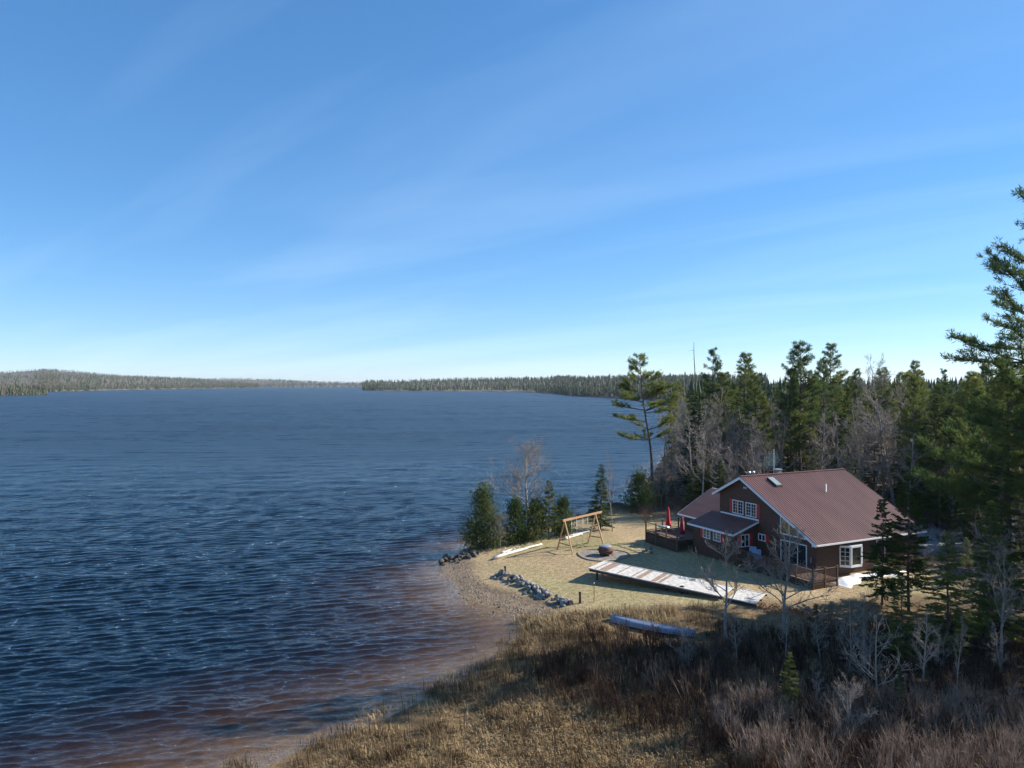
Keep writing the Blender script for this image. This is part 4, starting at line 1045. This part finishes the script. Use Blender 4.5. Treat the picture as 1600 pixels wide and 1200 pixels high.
for x, y, h, lab in ((-.6, 64.6, .75, 'dark short stake at the upper end of the stone row'), (5.2, 56.4, .75, 'dark stump stake at the lower end of the stone row'), (6.3, 56.6, 1.35, 'thin marker stake near the lower end of the stone row')):
    e = empty('stake', (x, y, gz(x, y)), 0, lab, 'stake')
    MB().tube([(0, 0, -.2), (.02, .01, h*.6), (0, 0, h)], [.09 if h < 1 else .025]*3, 7).build('shaft', MT['darkwood'], e)
    MB().lathe([(.001, h), (.11 if h < 1 else .05, h), (.09 if h < 1 else .05, h+.1), (.001, h+.12)], 8).build('cap', MT['darkwood'] if h < 1 else MT['steel'], e)
# driftwood
for a, c, r, lab in (((-1.75, 70.6), (3.0, 76.0), .17, 'long bleached driftwood log along the edge of the point'), ((-1.0, 72.6), (.3, 74.6), .13, 'shorter bleached log beside the long driftwood log'), ((5.6, 78.6), (7.8, 81.2), .16, 'bleached log behind the swing set')):
    rg2 = np.random.RandomState(int(r*100)); n = 9; q = np.linspace(0, 1, n)
    pts = [(a[0]+(c[0]-a[0])*s+rg2.normal()*.05, a[1]+(c[1]-a[1])*s+rg2.normal()*.05, gz(a[0]+(c[0]-a[0])*s, a[1]+(c[1]-a[1])*s)+r*.9) for s in q]
    b = MB(); b.tube(pts, r*(1.1-.55*q)*(1+rg2.normal(size=n)*.08), 9)
    for k in (2, 4, 6): p0 = np.array(pts[k]); b.tube([p0, p0+[rg2.normal()*.3, rg2.normal()*.3, .35]], [.05, .02], 5)
    tag(b.build('driftwood_log', MT['drift']), lab, 'log')

# ---------------------------------------------------------------- snow patch, gravel and litter
b = MB(); n, m_ = 40, 10; v = []
for i_ in range(n+1):
    for j in range(m_+1):
        U_ = .6+9.6*i_/n; t_ = j/m_; e0 = 9.25+.25*math.sin(U_*1.3); e1 = 11.3+.5*math.sin(U_*.9+1)+.25*math.sin(U_*2.7)-.10*U_
        N_v = e0+(e1-e0)*t_; p_ = hw(U_, N_v, 0); taper = min(1, i_/3, (n-i_)/6); h_ = .30*max(0, math.sin(math.pi*min(max(t_, 0), 1)))**.6*taper*(.8+.25*math.sin(U_*3+t_*4))
        v.append((p_.x, p_.y, gz(p_.x, p_.y)-.03+h_))
b.add(v, [(i_*(m_+1)+j, (i_+1)*(m_+1)+j, (i_+1)*(m_+1)+j+1, i_*(m_+1)+j+1) for i_ in range(n) for j in range(m_)], True)
tag(b.build('snow_patch', MT['snow']), 'leftover white snow bank along the right wall of the house', 'snow')
rg = np.random.RandomState(21)
def scatter(n, box, ok):
    x = rg.uniform(box[0], box[1], n); y = rg.uniform(box[2], box[3], n); k = ok(x, y); x, y = x[k], y[k]
    return x, y, height(x, y)
def near_line(x, y, p, q, d):
    p = np.array(p); q = np.array(q); e_ = q-p; t_ = np.clip(((x-p[0])*e_[0]+(y-p[1])*e_[1])/(e_@e_), 0, 1)
    return (x-p[0]-t_*e_[0])**2+(y-p[1]-t_*e_[1])**2 < d*d
# beach pebbles
x, y, z = scatter(5200, (-7, 4, 53, 80), lambda x, y: (np.abs(signed(x, y, SHORE)-.6+.8*wob(3*x, 3*y)) < 1.7))
b = MB(); base = np.array([(1, 0, 0), (-.5, .8, 0), (-.5, -.8, 0), (0, 0, .8), (0, 0, -.6)])
r = rg.uniform(.03, .11, len(x)); an = rg.uniform(0, 6.28, len(x)); ca_, sa_ = np.cos(an), np.sin(an)
vv = np.stack([np.stack([(base[k, 0]*ca_-base[k, 1]*sa_)*r+x, (base[k, 0]*sa_+base[k, 1]*ca_)*r+y, base[k, 2]*r+z], -1) for k in range(5)], 1).reshape(-1, 3)
ff = np.array([(0, 1, 3), (1, 2, 3), (2, 0, 3), (1, 0, 4), (2, 1, 4), (0, 2, 4)])
b.add(vv, (np.arange(len(x))[:, None, None]*5+ff[None]).reshape(-1, 3)); tag(b.build('beach_pebbles', MT['edging']), 'pebbles strewn along the curved gravel beach', 'pebbles', kind='stuff')
x, y, z = scatter(700, (-9, 3, 31, 80), lambda x, y: (np.abs(signed(x, y, SHORE)+.5) < .9) & (wob(2.3*x, 2.3*y) > -.05))
b = MB(); r = rg.uniform(.06, .2, len(x)); an = rg.uniform(0, 6.28, len(x)); ca_, sa_ = np.cos(an), np.sin(an)
vv = np.stack([np.stack([(base[k, 0]*ca_-base[k, 1]*sa_)*r+x, (base[k, 0]*sa_+base[k, 1]*ca_)*r+y, base[k, 2]*r*.8+z], -1) for k in range(5)], 1).reshape(-1, 3)
b.add(vv, (np.arange(len(x))[:, None, None]*5+ff[None]).reshape(-1, 3)); tag(b.build('shore_stones', MT['darkstone']), 'dark stones in the shallows along the shoreline', 'stones', kind='stuff')
# orange litter by the dock end
x, y, z = scatter(1500, (17.5, 24, 51.5, 57), lambda x, y: ((x-20.6)/2.9)**2+((y-54.2-.25*(20.6-x))/1.3)**2 < rg.uniform(.2, 1, len(x)))
b = MB(); b.diamonds(np.stack([x, y, z+.02], -1), np.stack([rg.normal(size=len(x)), rg.normal(size=len(x)), .25+0*x], -1), .2, .09, rg)
tag(b.build('fallen_leaves', MT['orange']), 'orange fallen leaves on the ground by the right end of the dock', 'leaves', kind='stuff')

# ---------------------------------------------------------------- reeds, grass and brush of the shore
def blades(b, x, y, z, h, wd, lean, n_wind=(0, 0)):
    n = len(x); a = rg.uniform(0, 6.283, n); l = lean*rg.uniform(.2, 1, n)*h
    dx, dy = np.cos(a)*l+n_wind[0]*h, np.sin(a)*l+n_wind[1]*h; sx_, sy_ = -np.sin(a)*wd/2, np.cos(a)*wd/2
    P0 = np.stack([x, y, z-.03], -1); sd = np.stack([sx_, sy_, 0*x], -1)
    P1 = P0+np.stack([dx*.35, dy*.35, h*.62], -1); P2 = P0+np.stack([dx, dy, h*(1-.35*lean)], -1)
    v = np.stack([P0-sd, P0+sd, P1+sd*.8, P1-sd*.8, P2], 1).reshape(-1, 3); k = np.arange(n)*5
    b.add(v, np.stack([k, k+1, k+2, k+3], -1)); b.f.append((np.stack([k+3, k+2, k+4], -1)+b.n-5*n, False))
marsh_ok = lambda x, y: (y-.10*(x-2) < 54.3+1.2*wob(2*x, 2*y)) & (signed(x, y, SHORE) > -.6+1.3*wob(3*x, 3*y)) & ~near_line(x, y, (7.2, 52.4), (12.3, 49.1), 1.0)
# tussocks: clump centres with many blades each
def tussocks(nc, per, box, ok, hr, wd, lean, matname, name, label, cat, spread=.28):
    cx_, cy_, cz_ = scatter(nc, box, ok); hh = rg.uniform(hr[0], hr[1], len(cx_))
    x = cx_.repeat(per)+rg.normal(size=len(cx_)*per)*spread; y = cy_.repeat(per)+rg.normal(size=len(cx_)*per)*spread; h = hh.repeat(per)*rg.uniform(.55, 1.1, len(x))
    b = MB(); blades(b, x, y, height(x, y), h, wd, lean, (-.12, -.05)); return tag(b.build(name, MT[matname]), label, cat, kind='stuff')
tussocks(3600, 15, (-13, 22, 31, 55.5), lambda x, y: marsh_ok(x, y) & (x < 15+3*wob(x, y)) & (wob(1.9*x+5, 1.9*y+2) > -.28), (.25, 1.0), .03, .6, 'reed', 'dry_reeds', 'dry tan reeds and grasses along the marshy shore', 'reeds')
tussocks(900, 22, (-12, 16, 31, 42), lambda x, y: marsh_ok(x, y) & (wob(.8*x+3, .8*y) > .05), (.3, .6), .035, .95, 'palereed', 'matted_grass', 'pale matted grass clumps in the sunny foreground', 'grass', .35)
tussocks(520, 14, (-3, 12, 49, 56), lambda x, y: marsh_ok(x, y) & (y > 50.5), (.45, .95), .03, .6, 'palereed', 'pale_reeds', 'pale sunlit reeds between the cove and the canoe', 'reeds')
tussocks(300, 9, (-9, 2, 31, 60), lambda x, y: (np.abs(signed(x, y, SHORE)+1.1) < 1.3) & (wob(x*1.2, y*1.2) > .1) & ((y > 52) | (y < 42)), (.3, .65), .022, .8, 'reed', 'shallow_reeds', 'sparse bent reeds standing in the shallow water', 'reeds', .35)
tussocks(420, 26, (-8, 20, 32, 50), lambda x, y: marsh_ok(x, y) & (wob(1.4*x+11, 1.4*y) > .12), (.35, .6), .04, 1.25, 'palereed', 'flattened_grass', 'flattened pale grass mats between the darker reeds', 'grass', .42)
tussocks(260, 6, (-6, 26, 32, 50), lambda x, y: marsh_ok(x, y), (1.0, 1.6), .035, .25, 'reed', 'tall_stalks', 'tall single dry stalks standing above the reeds', 'reeds', .3)
# lawn tufts
x, y, z = scatter(26000, (-4, 34, 53, 90), lambda x, y: (signed(x, y, SHORE) > 2.2) & (y-.10*(x-2) > 54) & ~near_line(x, y, (9, 71), (9, 71.1), 2.9) & (((x-21.6)*.9+(y-69.8)*.436 < -4.2) | ((x-21.6)*.436-(y-69.8)*.9 > 11.4)))
b = MB(); blades(b, x, y, z, rg.uniform(.06, .16, len(x)), .03, .7); tag(b.build('lawn_grass', MT['palereed']), 'short dry straw-coloured grass of the lawn', 'grass', kind='stuff')
# red-brown leafless brush
def brush(nc, box, ok, hr, name, label, per=9, m_='brush', tw=1.0):
    cx_, cy_, cz_ = scatter(nc, box, ok); hh = rg.uniform(hr[0], hr[1], len(cx_)); n = len(cx_)*per
    x = cx_.repeat(per); y = cy_.repeat(per); z = cz_.repeat(per)-.05; h = hh.repeat(per)*rg.uniform(.6, 1.1, n)
    a = rg.uniform(0, 6.283, n); ln = rg.uniform(.05, .42, n)
    d = np.stack([np.cos(a)*ln-.10, np.sin(a)*ln-.04, 1+0*x], -1); d /= np.linalg.norm(d, axis=1)[:, None]
    p0 = np.stack([x+np.cos(a)*.1, y+np.sin(a)*.1, z], -1); b = MB(); b.diamonds(p0, d, h, .032*tw, rg)
    for k in range(7):
        s = rg.uniform(.3, .95, n)[:, None]; dd = d+rg.normal(size=(n, 3))*.38; dd[:, 2] = np.abs(dd[:, 2]); b.diamonds(p0+d*h[:, None]*s, dd, h*(1.1-s[:, 0])*.55+.1, .02*tw, rg)
    return tag(b.build(name, MT[m_]), label, 'brush', kind='stuff')
inwood = lambda x, y: signed(x, y, SHORE) > 1.5
brush(1350, (0, 34, 30, 51), lambda x, y: inwood(x, y) & (y < 50.5-.05*(x-8)+wob(x, y)) & (x > 3.2+3.5*wob(x*.9, y*.9)+.42*(44-y)*(y < 44)) & ~near_line(x, y, (7.0, 52.2), (12.6, 48.6), 1.7), (.8, 1.9), 'leafless_brush', 'red-brown leafless brush filling the shaded foreground')
brush(520, (10, 34, 30, 38.5), lambda x, y: inwood(x, y), (1.0, 2.2), 'tall_brush', 'taller pinkish brown brush along the bottom right of the picture', m_='palebrush')
brush(260, (5, 30, 36, 50), lambda x, y: inwood(x, y) & (wob(x*1.3+2, y*1.3) > .15) & ~near_line(x, y, (7.0, 52.2), (12.6, 48.6), 1.7), (1.2, 2.6), 'pale_saplings', 'pale thin saplings and dead stalks scattered through the dark brush', per=5, m_='palebrush', tw=1.2)
brush(420, (20, 62, 42, 110), lambda x, y: inwood(x, y) & (((x-21.6)*.9+(y-69.8)*.436 > 15) | (y < 52)), (.7, 1.8), 'forest_brush', 'leafless undergrowth beneath the trees right of the house')
brush(420, (15, 40, 86, 130), lambda x, y: inwood(x, y) & ((x-21.6)*.436-(y-69.8)*.9 < -17), (.8, 2.2), 'edge_brush', 'leafless undergrowth along the forest edge behind the house')

# ---------------------------------------------------------------- the air over the lake
hz = MB().box((-9500, -460, -10.5), (9500, 12600, 95)).build('haze', None); hz.data.materials.clear()
m, t, o = new_mat('haze_air')
pvn = t.nodes.new('ShaderNodeVolumePrincipled'); pvn.inputs['Color'].default_value = (.78, .88, 1, 1); pvn.inputs['Density'].default_value = .000045; pvn.inputs['Anisotropy'].default_value = .2
t.links.new(pvn.outputs[0], o.inputs['Volume']); hz.data.materials.append(m); tag(hz, kind='stuff')
